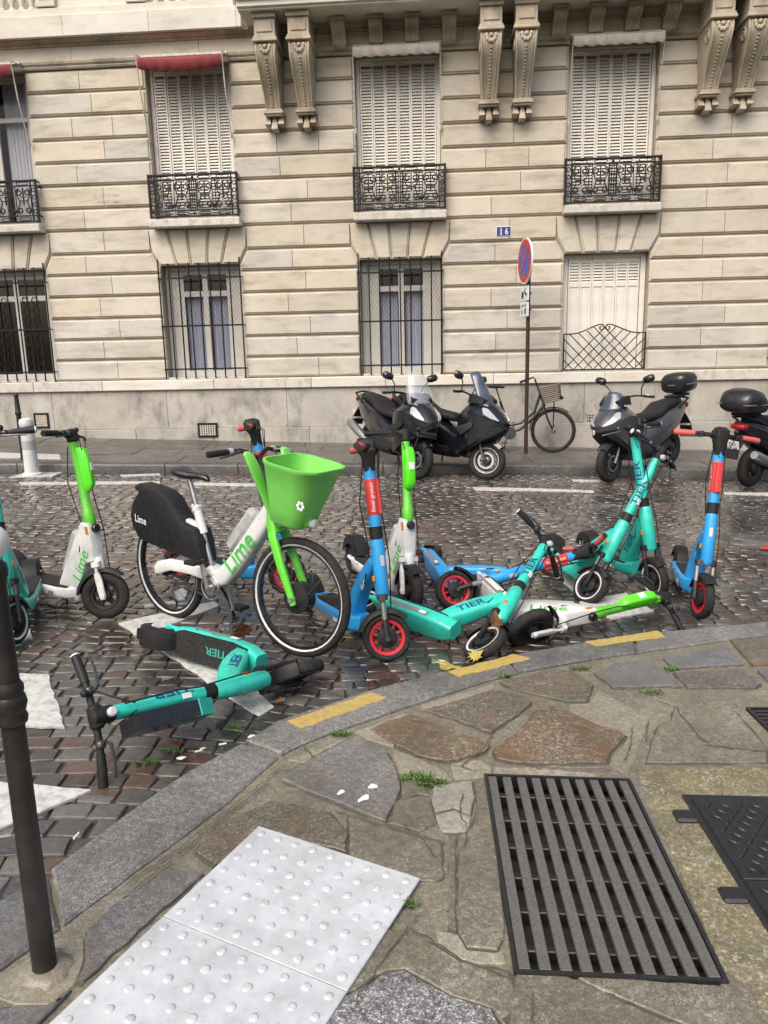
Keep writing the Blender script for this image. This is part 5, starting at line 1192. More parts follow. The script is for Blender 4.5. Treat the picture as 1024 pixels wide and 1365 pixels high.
    m = MB(); m.loft([[(x, s*w_, z) for s, z in ((-1,z0),(1,z0),(1,z1),(-1,z1))] for x, w_, z0, z1 in ((1.68,.03,.73,.76),(1.56,.13,.62,.69),(1.40,.17,.52,.64),(1.2,.19,.36,.56))]); m.build('beak', BLK, E, 32)
    m = MB(); m.loft([[(x, y, z) for y, z in ((-w_,z0),(w_,z0),(w_*.9,z1),(-w_*.9,z1))] for x, w_, z0, z1 in ((1.34,.16,1.0,1.05),(1.22,.19,1.0,1.10),(1.10,.17,.98,1.10),(1.06,.12,.98,1.06))]); m.build('dashboard', BLK, E, 40)
    # screen
    sw, sh, back = dict(tour=(.20,.42,.26), sport=(.17,.42,.32), grey=(.17,.24,.16), case=(.17,.3,.2))[style]
    m = MB(); n = 10; z0, x0 = (.98, 1.40) if style != 'grey' else (.94, 1.44); rows = []
    for j in range(8):
        u = j/7; wj = sw*(1-.35*u**2) if style != 'sport' else sw*(1-.45*u); row = []
        for i in range(n+1):
            v = -1+2*i/n; row.append((x0-back*u-.10*v*v*(1-.3*u), wj*v, z0+sh*u-.04*v*v*u))
        rows.append(row)
    m.loft(rows, False, closed=False); o = m.build('windscreen', SCRC if style == 'tour' else SCRD, E, 70); md = o.modifiers.new('t','SOLIDIFY'); md.thickness = .005
    # body, seat, tail
    m = MB(); xloft(m, [(1.12,.44,.20,.20),(.95,.40,.21,.15),(.75,.44,.21,.19),(.50,.52,.22,.20),(.20,.60,.21,.19),(-.05,.68,.18,.15),(-.25,.76,.13,.10),(-.42,.82,.06,.05)], 3.4, 18); m.build('body', body, E, 42)
    m = MB(); xloft(m, [(.90,.30,.20,.10),(.6,.28,.2,.10),(.3,.30,.17,.10),(.12,.34,.12,.08)], 2.6, 14); m.build('engine_cover', DSTEEL if False else BLK, E, 55)
    m = MB(); xloft(m, [(.86,.72,.06,.04),(.80,.74,.12,.06),(.60,.745,.16,.06),(.40,.755,.17,.06),(.28,.80,.165,.075),(.20,.845,.16,.075),(-.05,.87,.14,.065),(-.22,.875,.10,.05),(-.30,.87,.05,.03)], 2.8, 16); m.build('seat', SEATM, E, 60)
    m = MB(); m.tube([(-.02,-.19,.80),(-.30,-.16,.90),(-.38,0,.92),(-.30,.16,.90),(-.02,.19,.80)], .014, 8); m.build('grab_rail', BLK, E, 50)
    m = MB(); xloft(m, [(-.46,.80,.03,.02),(-.44,.80,.09,.04),(-.38,.80,.11,.05)], 2.4, 12); m.build('tail_light', LAMPR, E, 50)
    m = MB(); m.loft([[(x, y, z) for y in (-.09,.09)]+[(x+.012, y, z) for y in (.09,-.09)] for x, z in ((-.30,.72),(-.48,.52),(-.50,.40))]); m.build('mudguard', BLK, E)
    m = MB(); T = M.Translation((-.475,0,.56)) @ M.Rotation(R(-17),4,'Y'); m.box(-.012,-.004,-.085,.085,-.07,.07,.002,T); pl = m.build('number_plate', PLATE, E)
    text_mb('DD', None, .042, .01, lambda x, y: tuple(T @ V((-.0135,-x,.03+y)))).build('plate_text', BLK, pl); text_mb('777  MB', .13, .045, .01, lambda x, y: tuple(T @ V((-.0135,-x,-.032+y)))).build('plate_text', BLK, pl)
    m = MB(); m.box(-.0135,-.0125,.068,.085,-.068,.068,0,T); m.build('plate_band', BLUE, pl)
    m = MB(); m.tube([(.45,-.14,.26),(.25,-.19,.28),(.10,-.20,.33),(-.28,-.21,.45),(-.34,-.21,.47)], [.022,.03,.06,.066,.05], 12); m.build('exhaust', DSTEEL if style == 'grey' else STEEL, E, 50)
    # bars, mirrors
    L = .90; m = MB(); bp = lambda y, dx=0, dz=0: tuple(F @ V((.0-.12*(abs(y)/.36)+dx, y, L+.05*min(1,abs(y)/.15)+dz)))
    m.tube([bp(y*.36/6) for y in range(-6,7)], .012, 8); m.tube([tuple(F @ V((0,0,.4))), tuple(F @ V((0,0,L)))], .03, 10); hb = m.build('handlebar', BLK, E, 50)
    for s in (-1, 1):
        m = MB(); m.tube([bp(s*.24), bp(s*.30), bp(s*.375)], [.017,.018,.018], 10); m.build('grip', BLK, hb, 50)
        m = MB(); m.tube([bp(s*.20,.02), bp(s*.24,.06), bp(s*.34,.06)], .007, 6); m.build('brake_lever', STEEL, hb, 50)
        m = MB(); mp = V(bp(s*.22)); q = mp+V((.06, s*.10, .20)); m.tube([mp, mp+V((.03, s*.02, .10)), q], .008, 6); mi = m.build('mirror', BLK, E, 50)
        m = MB(); xloft(m, [(-.035,0,.075,.042),(-.03,0,.085,.05),(.0,0,.08,.046),(.025,0,.05,.028),(.035,0,.02,.01)], 2.8, 14, M.Translation(q+V((0,s*.04,.02))) @ M.Rotation(R(16*s),4,'X')); m.build('mirror_shell', BLKG, mi, 60)
    m = MB(); m.tube([(.50,.16,.22),(.44,.24,.04),(.42,.26,.008)], .011, 6); m.build('side_stand', DSTEEL, E)
    if style in ('grey', 'case'):
        m = MB(); zc = 1.12 if style == 'grey' else 1.10; secs = [(-.56,zc,.10,.06),(-.545,zc,.17,.105),(-.48,zc,.205,.14),(-.36,zc,.21,.15),(-.24,zc,.20,.145),(-.16,zc-.005,.17,.12),(-.145,zc-.01,.10,.07)]
        if style == 'case': secs = [(-.62,zc-.01,.10,.05),(-.60,zc-.01,.18,.09),(-.52,zc+.01,.22,.14),(-.40,zc+.015,.23,.16),(-.26,zc,.22,.145),(-.12,zc-.04,.18,.10),(-.08,zc-.05,.10,.06)]
        xloft(m, secs, 3.2, 20); tc = m.build('top_case', CASEM, E, 55)
        m = MB(); zz = zc-.02; m.loft([[(x, y, zz+h) for x, y in [(-.585,0),(-.55,.17),(-.47,.212),(-.24,.207),(-.15,.12),(-.14,0),(-.15,-.12),(-.24,-.207),(-.47,-.212),(-.55,-.17)]] for h in (-.006,.006)]) if style == 'grey' else m.box(-.61,-.20,-.224,.224,zz-.005,zz+.005,.002); m.build('case_seam', GREYP, tc)
        m = MB(); m.box(-.46,-.1,-.10,.10,.93,.965,.01); m.tube([(-.25,-.09,.94),(-.05,-.12,.84)], .012, 6); m.tube([(-.25,.09,.94),(-.05,.12,.84)], .012, 6); m.build('case_rack', BLK, E)
    return E
def rest(fx, fy, head, rearz=.0):       # place by the front wheel's contact point
    h = R(head); wb = 1.42; rx, ry = fx-wb*cos(h), fy-wb*sin(h); zf = gz(fx, .004); up = .13 if ry > fky(rx)+.05 else .004
    zr = gz(rx, up+.0); return (rx, ry, zr), (0, math.degrees(math.asin((zr-zf)/wb)), head)
l_, e_ = rest(.47, 10.18, -62); motor(l_, (e_[0]-4, e_[1], e_[2]), 6, 'black touring motor scooter with tall clear windscreen behind the green scooter', 'tour')
l_, e_ = rest(1.36, 10.15, -46); motor(l_, (e_[0]-4, e_[1], e_[2]), 22, 'black sporty motor scooter with smoked screen and striped front wheel rim', 'sport')
l_, e_ = rest(3.0, 10.02, -141); motor(l_, (e_[0]+4, e_[1], e_[2]), 2, 'dark grey motor scooter with black top case and low screen', 'grey')
h4 = 34; rx, ry = 4.72, 9.78
motor((rx, ry, gz(rx, .004)), (3, 1.5, h4), 0, 'black motor scooter seen from behind at the right edge with number plate', 'case')
# ---- black city bicycle on the pavement
def city_bike(loc, rot, steer):
    E = empty('city_bicycle', loc, tuple(R(x) for x in rot)); tag(E, 'black step-through city bicycle with wicker basket leaning by the sign post', 'bicycle')
    wb, r = 1.10, .345; t = R(22); a = V((-sin(t),0,cos(t))); f = V((cos(t),0,sin(t))); FC = V((wb,0,r))
    Bm = M((f, V((0,1,0)), a)).transposed().to_4x4(); Bm.translation = FC
    F = M.Translation(FC) @ M.Rotation(R(steer),4,a) @ M.Translation(-FC) @ Bm; P = lambda x, z: FC+a*z+f*x
    for name, T in (('front_wheel', F), ('rear_wheel', M.Translation((0,0,r)))):
        m = MB(); m.lathe([(.02,-.05),(.04,-.03),(.04,.03),(.02,.05)], 14, T @ M.Rotation(R(-90),4,'X')); o = m.build(name, STEEL, E, 40)
        m = MB(); m.torus(r-.026, .026, 44, 10, T); m.build('tyre', RUB, o, 60)
        m = MB(); m.torus(r-.05, .010, 44, 6, T); m.build('rim', DSTEEL, o, 60); m = MB()
        for k in range(28): a0 = 2*pi*k/28; a1 = a0+(.4 if k % 2 else -.4); m.tube([(.035*cos(a1), .03*(1 if k % 4 < 2 else -1), .035*sin(a1)), ((r-.05)*cos(a0), 0, (r-.05)*sin(a0))], .0014, 3, False, T)
        m.build('spokes', STEEL, o)
        fender(E, name.replace('wheel','mudguard'), T, r+.02, .055, 30 if 'front' in name else 20, 160 if 'front' in name else 185, BLK, .003, .012)
    m = MB(); bb = V((.44,0,.29)); st = V((.27,0,.78)); h0 = P(0,.42); h1 = P(0,.60)
    m.tube([h1, V((.80,0,.62)), V((.60,0,.45)), bb+V((-.03,0,.12))], .022, 8); m.tube([h0, V((.78,0,.52)), V((.60,0,.36)), bb], .025, 8); m.tube([bb, st], .022, 8); m.tube([h0-a*.02, h1+a*.03], .02, 10)
    for s in (-1, 1): m.tube([bb+V((0,s*.03,0)), (0,s*.06,r)], .014, 6); m.tube([st-V((-.04,0,.12)), (0,s*.06,r)], .012, 6)
    m.build('frame', BLKG, E, 50)
    m = MB()
    for s in (-1, 1): m.tube([(0,s*.05,0),(-.02,s*.05,.2),(-.01,s*.04,.38),(0,0,.42)], [.009,.011,.012,.014], 8, T=F)
    m.build('fork', BLK, E, 50)
    m = MB(); m.tube([st, st+V((-.07,0,.20))], .013, 8); m.build('seat_post', DSTEEL, E, 50)
    m = MB(); xloft(m, [(.20+x, .99+z, w_, h) for x, z, w_, h in ((-.14,.03,.06,.02),(-.11,.02,.085,.03),(-.03,.01,.08,.025),(.06,.01,.035,.02),(.13,.005,.02,.015))], 2.4, 12); m.build('saddle', BLK, E, 50)
    m = MB(); L = .86; bp = lambda y: tuple(F @ V((-.02-.16*max(0,abs(y)-.12)/.16, y, L+.02))); m.tube([bp(y*.28/7) for y in range(-7,8)], .012, 8); m.tube([tuple(F @ V((0,0,.6))), tuple(F @ V((0,0,L)))], .014, 8); hb = m.build('handlebar', BLK, E, 50)
    for s in (-1, 1): m = MB(); m.tube([bp(s*.20), bp(s*.29)], .017, 8); m.build('grip', BLK, hb, 50)
    m = MB(); m.torus(.09, .010, 24, 6, M.Translation((.44,-.05,.29))); m.lathe([(.10,-.06),(.10,-.045)], 20, M.Translation((.44,0,.29)) @ M.Rotation(R(-90),4,'X')); m.tube([(.44,-.07,.29),(.36,-.08,.14)], .010, 6); m.tube([(.44,.07,.29),(.52,.08,.44)], .010, 6); m.box(.31,.41,-.17,-.08,.13,.15); m.box(.47,.57,.08,.17,.43,.45); m.build('crank', DSTEEL, E, 50)
    m = MB(); m.tube([(.40,.05,.27),(.36,.14,.02)], .010, 6); m.build('kickstand', DSTEEL, E)
    WICK = paint('wicker', (.23,.20,.16), .8, 0, .5, .4, 60, 0, (.07,.06,.05)); m = MB(); bx = P(0,.62).x+.20; z0, z1 = .80, 1.03
    T = M.Translation(FC) @ M.Rotation(R(steer),4,'Z') @ M.Translation(-FC) @ M.Translation((bx,0,z0)) @ M.Rotation(R(-14),4,'Y') @ M.Translation((-bx,0,-z0))
    for j in range(9):
        u = j/8; m.tube([(bx+p[0], p[1], z0+(z1-z0)*u) for p in rrect(.24+.06*u, .32+.08*u, .05, 3)], .013, 5, T=T, closed=True)
    for i, p in enumerate(rrect(.24,.32,.05,3)): q = rrect(.30,.40,.05,3)[i]; m.tube([(bx+p[0],p[1],z0), (bx+q[0],q[1],z1)], .009, 4, T=T)
    m.box(bx-.12,bx+.12,-.16,.16,z0-.006,z0+.006,0,T); m.build('wicker_basket', WICK, E, 50)
    m = MB(); m.tube([(-.02,-.04,.44),(.10,-.04,.50),(.30,-.05,.52)], .009, 6, T=F); m.tube([(-.02,.04,.44),(.10,.04,.50),(.30,.05,.52)], .009, 6, T=F); m.tube([(.0,.06,0),(.16,.06,.42)], .006, 6, T=F); m.tube([(.0,-.06,0),(.16,-.06,.42)], .006, 6, T=F); m.build('front_rack', BLK, E)
    m = MB(); m.lathe([(.02,-.03),(.04,0),(.042,.02),(.03,.028)], 12, F @ M.Translation((.28,0,.44)) @ M.Rotation(R(60),4,'Y')); m.build('lamp', BLKG, E, 50)
    return E
fx, fy = 2.64, 11.92; hh = R(-9); rx, ry = fx-1.10*cos(hh), fy-1.10*sin(hh)
city_bike((rx, ry, on_far(rx, ry)+.006), (-3, math.degrees(math.asin((on_far(rx,ry)-on_far(fx,fy))/1.1)), -9), -8)
# ================================================================ STREET FURNITURE AND SMALL THINGS
BOLL = paint('bollard_paint', (.026,.023,.022), .36, .2, .5, .12, 14, 0, (.065,.055,.048)); POST = paint('brown_post_paint', (.055,.028,.022), .4, .2, .3); CASTI = paint('cast_iron', (.05,.05,.052), .30, .7, .5, .35, 60, 0, (.10,.095,.085)); GRATE = paint('galvanised_grate', (.17,.167,.155), .45, .35, .95, .4, 90, 0, (.085,.08,.07))
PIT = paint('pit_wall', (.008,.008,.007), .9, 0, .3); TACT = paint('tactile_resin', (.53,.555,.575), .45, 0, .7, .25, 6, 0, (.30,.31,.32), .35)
TACD = paint('tactile_dome', (.52,.54,.56), .4, 0, .75, .2, 40, 0, (.28,.28,.275)); PLW = paint('white_bollard_plastic', (.66,.66,.64), .5, 0, .5, 0, 8, 0, (.36,.34,.31)); SIGNR = paint('sign_red', (.52,.025,.03), .35, 0, .15); SIGNB = paint('sign_blue', (.025,.10,.48), .35, 0, .15); SIGNW = paint('sign_white', (.76,.77,.76), .4, 0, .15)
# near bollard
bx, by = -.94, 1.776
b = empty('street_bollard', (bx, by, gz(bx, SW-.004))); tag(b, 'dark brown cast-iron bollard with ringed collar beside the tactile panel', 'bollard')
MB().lathe([(0.0332,-.03),(0.0332,.0),(0.0311,.02),(0.0282,.70),(0.0282,.715)], 28).build('lower_shaft', BOLL, b, 40)
MB().lathe([(0.0289,.716),(0.0361,.722),(0.0383,.735),(0.0332,.748),(0.0361,.756),(0.0404,.772),(0.0375,.790),(0.0332,.796),(0.0361,.806),(0.0361,.818),(0.0303,.828),(0.0289,.835)], 28).build('collar', BOLL, b, 50)
MB().lathe([(0.0285,.836),(0.0270,1.05),(0.0267,1.09),(0.0325,1.10),(0.0339,1.115),(0.0325,1.13),(0.0231,1.14)], 28).build('upper_shaft', BOLL, b, 40)
MB().ball((0,0,1.185), .045, 20, 12).build('ball_top', WHITE, b, 60)
m = MB(); random.seed(21); n = 22; rr_ = [random.uniform(.055,.075) for _ in range(n)]
m.loft([[(q*rr_[i]*cos(2*pi*i/n), q*rr_[i]*sin(2*pi*i/n), z) for i in range(n)] for q, z in ((1.2,-.02),(1,.004),(.6,.012))]); m.build('mortar_collar', G_MORT, b, 60)
# thin bollard and white flexible post at the far kerb
x, y = -5.10, 10.86; p = empty('thin_bollard', (x, y, on_far(x, y))); tag(p, 'thin dark metal bollard on the far pavement at the left edge', 'bollard')
MB().lathe([(.045,0),(.045,.02),(.036,.03),(.033,.62)], 16).build('shaft', BOLL, p, 40); MB().lathe([(.034,.621),(.045,.63),(.045,.65),(.036,.66),(.030,.84),(.028,.86)], 16).build('collar', BOLL, p, 40); MB().ball((0,0,.89), .035, 12, 8).build('ball_top', BOLL, p, 60)
x, y = -4.70, 10.20; p = empty('flexible_post', (x, y, gz(x, .008))); tag(p, 'white plastic flexible post with grey reflective bands on white painted pad', 'bollard')
MB().lathe([(.13,0),(.125,.02),(.09,.035),(.088,.34)], 20).build('lower_sleeve', PLW, p, 40); MB().lathe([(.089,.341),(.089,.46),(.088,.461)], 20).build('reflective_band', LGREY, p, 40); MB().lathe([(.088,.462),(.088,.55)], 20).build('middle_sleeve', PLW, p, 40); MB().lathe([(.089,.551),(.089,.66)], 20).build('reflective_band', LGREY, p, 40); MB().lathe([(.092,.661),(.094,.70),(.08,.74),(.04,.755)], 20).build('cap', PLW, p, 50)
# no-parking sign
x, y = 2.221, 11.863; s = empty('road_sign', (x, y, on_far(x, y))); tag(s, 'round red and blue no-parking sign on thin brown post with two white plates', 'road sign')
MB().tube([(0,0,-.02),(0,0,3.17)], .030, 12).build('post', POST, s, 50)
yaw = R(-82); T = M.Rotation(yaw, 4, 'Z')        # faces left along the street
def disc(rad, y0, y1, mat, name, par):
    m = MB(); m.lathe([(rad, y0), (rad, y1)], 40, T @ M.Translation((0,0,2.86)) @ M.Rotation(R(90),4,'X')); return m.build(name, mat, par, 40)
dk = disc(.325, .045, .070, SIGNW, 'sign_disc', s); disc(.305, .0705, .0725, SIGNR, 'red_ring', dk); disc(.215, .073, .075, SIGNB, 'blue_field', dk)
m = MB(); T2 = T @ M.Translation((0,-.0775,2.86)) @ M.Rotation(R(-45),4,'Y'); m.box(-.225,.225,-.001,.001,-.035,.035,0,T2); m.build('red_bar', SIGNR, dk)
for z0, z1, k in ((2.29,2.50,0),(2.06,2.27,1)):
    m = MB(); m.box(-.18,.18,-.068,-.048,z0,z1,.006,T); pl = m.build('sign_plate', SIGNW, s)
    m = MB()
    if k == 0:                                       # tow truck pictogram
        m.box(-.12,-.02,-.0695,-.0685,z0+.05,z0+.10,0,T); m.box(-.11,-.05,-.0695,-.0685,z0+.10,z0+.14,0,T); m.box(.02,.12,-.0695,-.0685,z0+.08,z0+.12,0,T @ M.Translation((.07,0,z0+.1)) @ M.Rotation(R(28),4,'Y') @ M.Translation((-.07,0,-z0-.1))); m.tube([T @ V((-.03,-.069,z0+.10)), T @ V((.06,-.069,z0+.18))], .006, 4)
        for cx in (-.10,-.04): m.lathe([(.018,-.0005),(.018,.0005)], 12, T @ M.Translation((cx,-.0695,z0+.045)) @ M.Rotation(R(90),4,'X'))
    else:
        text_mb('GÊNANT', .24, .04, .01, lambda x, y: tuple(T @ V((x,-.0695,z1-.045+y))), m)
        m.box(-.10,-.06,-.0695,-.0685,z0+.04,z0+.10,0,T); m.box(.03,.09,-.0695,-.0685,z0+.04,z0+.12,0,T)
    m.build('pictogram', BLK, pl)
m = MB()
for z in (2.86,2.40,2.16): m.box(-.04,.04,-.05,.036,z-.015,z+.015,.003,T)
m.build('bracket', DSTEEL, s)
# ventilation grate in a pit
gc = (GR[0]+GR[1]+GR[2]+GR[3])/4; ax = ((GR[1]+GR[2])-(GR[0]+GR[3])).normalized(); ang = atan2(ax.y, ax.x); gw_, gl = .545, .965
gq = empty('ventilation_grate', (gc.x, gc.y, gz(gc.x, SW)), (0, R(0)+K, ang)); tag(gq, 'rectangular steel ventilation grate of parallel bars set in the near pavement', 'grate')
m = MB(); t_ = .035
for x0, x1, y0, y1 in ((-gw_/2-.012,-gw_/2,-gl/2-.012,gl/2+.012),(gw_/2,gw_/2+.012,-gl/2-.012,gl/2+.012),(-gw_/2,gw_/2,-gl/2-.012,-gl/2),(-gw_/2,gw_/2,gl/2,gl/2+.012)): m.box(x0,x1,y0,y1,-.05,.004)
m.build('frame', CASTI, gq)
nb = 10; pit = gw_/nb; bar = None
for i in range(nb):
    if bar is None: bar = MB().box(-.0160,.0160,-gl/2+.003,gl/2-.003,-.014,.002,.002).build('grate_bar', GRATE, gq); o = bar
    else: o = link('grate_bar', bar.data, gq)
    o.location = (-gw_/2+.019+(gw_-.038)*i/(nb-1), 0, 0)
cb = None
for i in range(6):
    if cb is None: cb = MB().box(-gw_/2+.002,gw_/2-.002,-.013,.013,-.05,-.016,.003).build('cross_bar', CASTI, gq); o = cb
    else: o = link('cross_bar', cb.data, gq)
    o.location = (0, -gl/2+.10+(gl-.2)*i/5, 0)
m = MB()
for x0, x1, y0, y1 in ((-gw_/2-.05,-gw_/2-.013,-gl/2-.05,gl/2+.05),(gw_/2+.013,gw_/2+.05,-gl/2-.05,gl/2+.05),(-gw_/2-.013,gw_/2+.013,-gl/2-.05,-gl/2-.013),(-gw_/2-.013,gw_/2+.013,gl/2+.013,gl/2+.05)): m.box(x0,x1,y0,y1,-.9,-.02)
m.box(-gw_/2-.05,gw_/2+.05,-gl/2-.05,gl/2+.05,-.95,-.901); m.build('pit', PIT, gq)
# tread plate cover and small drain
cx0, cy1 = 1.125, 2.605
cv = empty('inspection_cover', (cx0, cy1, gz(cx0, SW)), (0, K, R(-1.5))); tag(cv, 'black cast-iron hinged inspection cover with raised tread pattern at the right edge', 'cover')
m = MB(); W_, H_ = .62, 1.0
m.box(-.02,W_+.02,-H_-.02,.02,-.03,-.002); m.build('frame', CASTI, cv)
for y0, y1 in ((-.46,-.006),(-H_+.006,-.466)):
    lf = MB().box(.006,W_-.006,y0,y1,-.02,.004,.003).build('cover_leaf', CASTI, cv); m = MB(); j = 0; yy = y0+.045
    while yy < y1-.03:
        xx = .05+(.029 if j % 2 else 0); ii = 0
        while xx < W_-.04:
            a_ = R(45) if (ii+(j//2)) % 2 else R(-45); ii += 1
            T3 = M.Translation((xx,yy,.004)) @ M.Rotation(a_,4,'Z'); m.ball((0,0,0), (.022,.008,.0065), 8, 4, T3); xx += .058
        yy += .036; j += 1
    m.build('tread', CASTI, lf, 60)
    m = MB(); ym = (y0+y1)/2
for yy in (-.12, -.53):
    MB().box(-.095,-.018,yy-.035,yy+.035,-.02,.006,.008).build('hinge', CASTI, cv)
MB().box(.035,.085,-.44,-.40,-.01,.0075,.003).build('key_slot', PIT, cv)
sx, sy = 1.70, 3.24; sg = empty('small_drain', (sx, sy, gz(sx, SW)), (0, K, 0)); tag(sg, 'small dark drain grate cut off at the right edge of the pavement', 'grate')
MB().box(-.012,.30,-.10,.11,-.03,-.004).build('recess', PIT, sg); m = MB()
for x0, x1, y0, y1 in ((-.012,0,-.10,.11),(.288,.30,-.10,.11),(0,.288,-.10,-.088),(0,.288,.098,.11)): m.box(x0,x1,y0,y1,-.02,.005)
m.build('frame', CASTI, sg)
o = None
for i in range(5):
    yy = -.07+i*.037
    if o is None: b0 = MB().box(.002,.286,-.008,.008,-.02,.003,.002).build('grate_bar', CASTI, sg); o = b0
    else: o = link('grate_bar', b0.data, sg)
    o.location = (0, yy, 0)
# tactile panels
c0_, c1_, c2_, c3_ = V((-.461,2.401)), V((.089,2.134)), V((-.158,1.711)), V((-.692,1.986))
ux = (c1_-c0_).normalized(); uy = V((ux.y, -ux.x)); tang = atan2(ux.y, ux.x)
TW, TL_ = .612, .485
tdat = None
for k in range(3):
    o_ = c0_+uy*(TL_+.003)*k
    e_ = empty('tactile_panel', (o_.x, o_.y, gz(o_.x, SW+.002)), (0, 0, 0)); e_.rotation_euler = (M.Rotation(K,4,'Y') @ M.Rotation(tang,4,'Z')).to_euler()
    tag(e_, ['white dimpled tactile paving panel nearest the kerb, its corner reaching the cracked slab', 'white dimpled tactile paving panel in the middle, running off the bottom edge', 'white dimpled tactile paving panel at the bottom edge, last of the three'][k], 'tactile panel', 'tactile paving panels')
    if k == 2: pass
    if tdat is None:
        sh = MB().box(0,TW,-TL_,0,-.006,.005,.002).build('sheet', TACT, e_); m = MB()
        for i in range(9):
            for j in range(7):
                T3 = M.Translation((.034+i*.068, -.034-j*.0695, .005)); q_ = random.uniform(.9,1.06); m.lathe([(.0145*q_,-.001),(.0125*q_,.0030),(.0085*q_,.0042*q_),(.003,.0045*q_)], 12, T3)
        dm = m.build('domes', TACD, e_, 60); tag(dm, kind='stuff'); tdat = (sh.data, dm.data)
    else: link('sheet', tdat[0], e_); tag(link('domes', tdat[1], e_), kind='stuff')
# fallen leaves
LEAFY = paint('leaf_yellow', (.42,.33,.07), .6, 0, .6, .2, 30, 0, (.22,.24,.05)); LEAFB = paint('leaf_brown', (.20,.085,.035), .65, 0, .5, .2, 30, 0, (.09,.04,.02))
def leaf(loc, rot, size, mat, label, curl=.25):
    lobes = [(0,.0),(.10,.12),(.32,-.06),(.26,.14),(.50,.20),(.34,.32),(.56,.55),(.30,.50),(.22,.62),(.14,.80),(0,1.0)]
    out = lobes+[(-x, y) for x, y in reversed(lobes[1:-1])]
    m = MB(); c = (0,.38); z = lambda x, y: curl*(x*x*.9-.25*(y-.4)**2)+.03*sin(x*9+y*7)
    vs_ = [(c[0]*size, c[1]*size, z(*c)*size)]+[(x*size, y*size, z(x, y)*size) for x, y in out]
    m.add(vs_, [(0, i+1, (i+1) % len(out)+1) for i in range(len(out))])
    E_ = empty('fallen_leaf', loc, tuple(R(q) for q in rot)); tag(E_, label, 'leaf', 'fallen leaves')
    o = m.build('blade', mat, E_); md = o.modifiers.new('t','SOLIDIFY'); md.thickness = .0015
    m = MB(); m.tube([(0,0,0),(.01*size,-.15*size,.01),(.03*size,-.32*size,.004)], .0018, 5); m.build('stalk', mat, E_)
x, y = .355, 3.90; leaf((x, y, gz(x, .035)), (12,-8,150), .16, LEAFY, 'large yellow green maple leaf on the gutter beside the fallen teal scooter')
leaf((x+.10, y+.02, gz(x, .05)), (30,10,-60), .09, LEAFY, 'small yellow leaf propped against the large maple leaf', .5)
leaf((1.40,4.60,gz(1.4,.03)), (8,10,40), .11, LEAFB, 'brown leaf in the gutter under the right hand blue scooter', .5)
leaf((-.80,4.06,gz(-.8,.115)), (62,10,200), .14, LEAFB, 'dry brown leaf lying on the deck of the overturned teal scooter', .6)
leaf((.60,4.02,gz(.6,.20)), (70,20,30), .10, LEAFB, 'brown leaf caught in the fork of the fallen teal scooter', .6)
leaf((-.90,3.05,gz(-.9,.02)), (6,5,80), .05, LEAFB, 'small brown leaf scrap in the gutter near the kerb joint', .4)
leaf((-.52,3.46,gz(-.5,.02)), (6,-5,10), .05, LEAFB, 'small brown leaf by the end of the overturned front wheel', .4)
# litter
PAPER = paint('paper', (.72,.71,.68), .7, 0, .2); PINKP = paint('pink_wrapper', (.6,.05,.10), .5, 0, .1); REDS = paint('red_bag', (.60,.03,.04), .4, 0, .1)
def scrap(x, y, h, size, mat, label, cat, seed):
    rnd = random.Random(seed); n = 7; m = MB(); pts = [(size*rnd.uniform(.6,1.2)*cos(2*pi*i/n), size*rnd.uniform(.3,.8)*sin(2*pi*i/n), rnd.uniform(0,.25)*size) for i in range(n)]
    m.add([(0,0,.3*size)]+pts, [(0, i+1, (i+1) % n+1) for i in range(n)])
    o = m.build('paper_scrap' if cat == 'paper scrap' else cat.replace(' ', '_'), mat); md = o.modifiers.new('t','SOLIDIFY'); md.thickness = .0012; o.scale = (1,1,.35); o.location = (x, y, gz(x, h)); o.rotation_euler = (0,0,rnd.uniform(0,6)); tag(o, label, cat, 'litter on the ground'); return o
scrap(-.874,2.94,.016,.026,PAPER,'crumpled white paper scrap in the gutter beside the long kerb stone','paper scrap',1)
scrap(-.80,3.02,.016,.013,PAPER,'tiny white paper bit in the gutter next to the crumpled scrap','paper scrap',2)
scrap(-.60,3.10,.03,.022,PAPER,'white paper scrap wedged at the open joint between two kerb stones','paper scrap',3)
scrap(-.065,2.655,SW+.004,.028,PAPER,'upper white smear of paper on the grey granite stone','paper scrap',4)
scrap(-.185,2.613,SW+.004,.020,PAPER,'left white smear of paper on the grey granite stone','paper scrap',5)
scrap(-.10,2.575,SW+.004,.030,PAPER,'long white smear of paper lowest on the grey granite stone','paper scrap',6)
scrap(-1.08,2.28,.016,.015,PINKP,'pink sweet wrapper on a sett near the bollard','candy wrapper',7)
scrap(3.36,6.55,.02,.085,REDS,'red plastic scrap on the road at the right edge','plastic scrap',8)
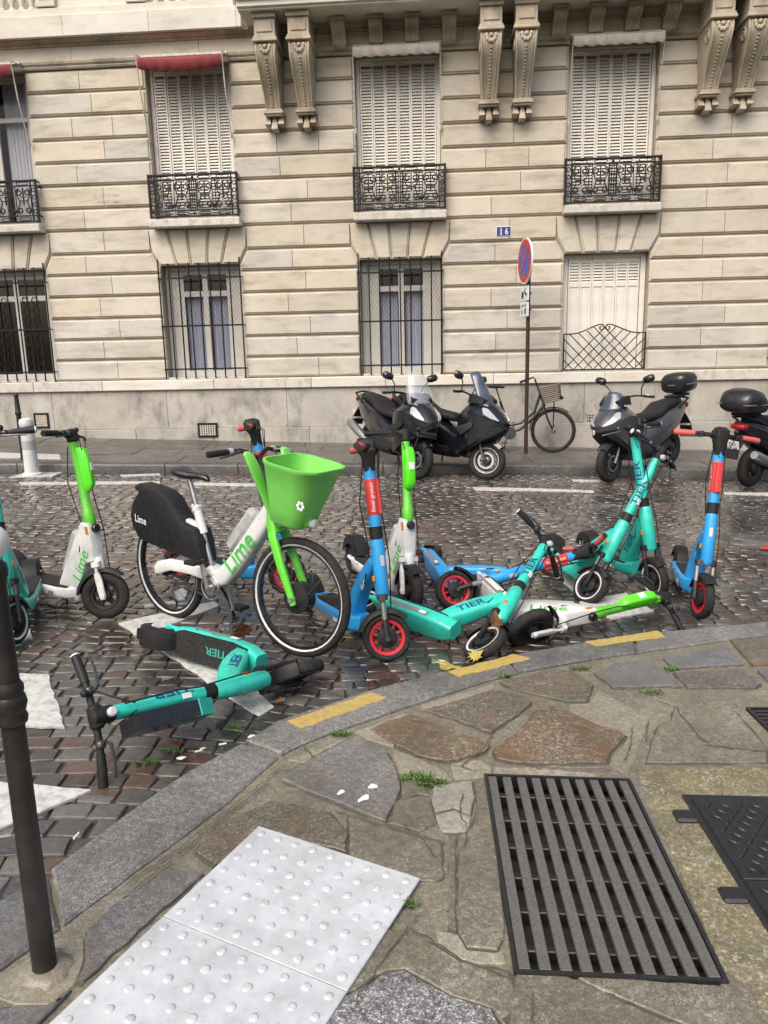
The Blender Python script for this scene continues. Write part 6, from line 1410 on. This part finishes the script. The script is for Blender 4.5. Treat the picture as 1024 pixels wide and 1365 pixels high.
for k, (x, y, h, an, lb) in enumerate(((-1.075,2.135,.018,40,'cigarette butt in the joint along the kerb by the bollard'),(-1.10,2.40,.02,80,'cigarette butt on a sett near the tip of the lowest white mark'),(-.81,2.99,.016,30,'cigarette butt just right of the crumpled paper scrap'),(-.72,3.05,.016,20,'cigarette butt further right along the gutter'),(.30,3.98,.016,-20,'cigarette butt beside the yellow maple leaf'))):
    m = MB(); m.tube([(-.016,0,.004),(.016,0,.004)], .004, 8); o = m.build('cigarette_butt', PAPER, None, 50); o.location = (x, y, gz(x, h)); o.rotation_euler = (0,0,R(an)); tag(o, lb, 'cigarette butt', 'litter on the ground')
# weeds in the joints
WEED = paint('weed_green', (.075,.15,.025), .6, 0, .4, 0, 40, 0, (.04,.07,.015))
def weed(x, y, h, rad, nb, label, seed):
    rnd = random.Random(seed); m = MB()
    for i in range(nb):
        a_ = rnd.uniform(0,2*pi); d = rad*sqrt(rnd.random()); bx_, by_ = d*cos(a_)*1.5, d*sin(a_)*.6; l = rnd.uniform(.008,.026); th = rnd.uniform(0,2*pi); w_ = rnd.uniform(.002,.005)
        dx, dy = cos(th), sin(th); zz = rnd.uniform(.006,.022)
        m.add([(bx_,by_,0),(bx_+dx*l*.5-dy*w_,by_+dy*l*.5+dx*w_,zz*.8),(bx_+dx*l,by_+dy*l,zz),(bx_+dx*l*.5+dy*w_,by_+dy*l*.5-dx*w_,zz*.8)], [(0,1,2,3)])
    o = m.build('weed_patch', WEED); o.location = (x, y, gz(x, h)); tag(o, label, 'weeds', 'weeds in the paving joints')
for i, a_ in enumerate(((.10,2.73,SW-.008,.05,160,'green weeds in the joint beside the cracked concrete patch'),(.16,2.69,SW-.008,.045,140,'green weeds at the corner of the cracked patch nearest the grate'),(.05,2.03,SW-.01,.02,40,'tuft of weeds in the hole at the tactile panel corner'),(-.206,3.07,SW-.006,.03,80,'moss tuft along the kerb joint by the first yellow mark'),(.60,3.69,SW-.006,.025,60,'moss tuft on the kerb joint by the middle yellow mark'),(1.02,3.80,SW-.006,.035,80,'moss tuft between the blue grey stone and the kerb'),(1.30,3.52,SW-.008,.04,70,'faint weeds below the blue grey paving stone'),(1.50,3.80,SW-.008,.03,60,'moss in the joint between the two right hand stones'),(-.93,3.02,-.01,.03,60,'weed tuft among reddish setts in front of the overturned handlebar'),(-1.02,2.93,-.01,.03,60,'weed tuft between setts near the overturned brake lever'),(-.70,3.25,-.01,.025,50,'weed tuft between setts below the helmet box'),(-4.10,10.28,.0,.16,200,'green weeds along the far kerb right of the white post'))): weed(*a_, seed=100+i)
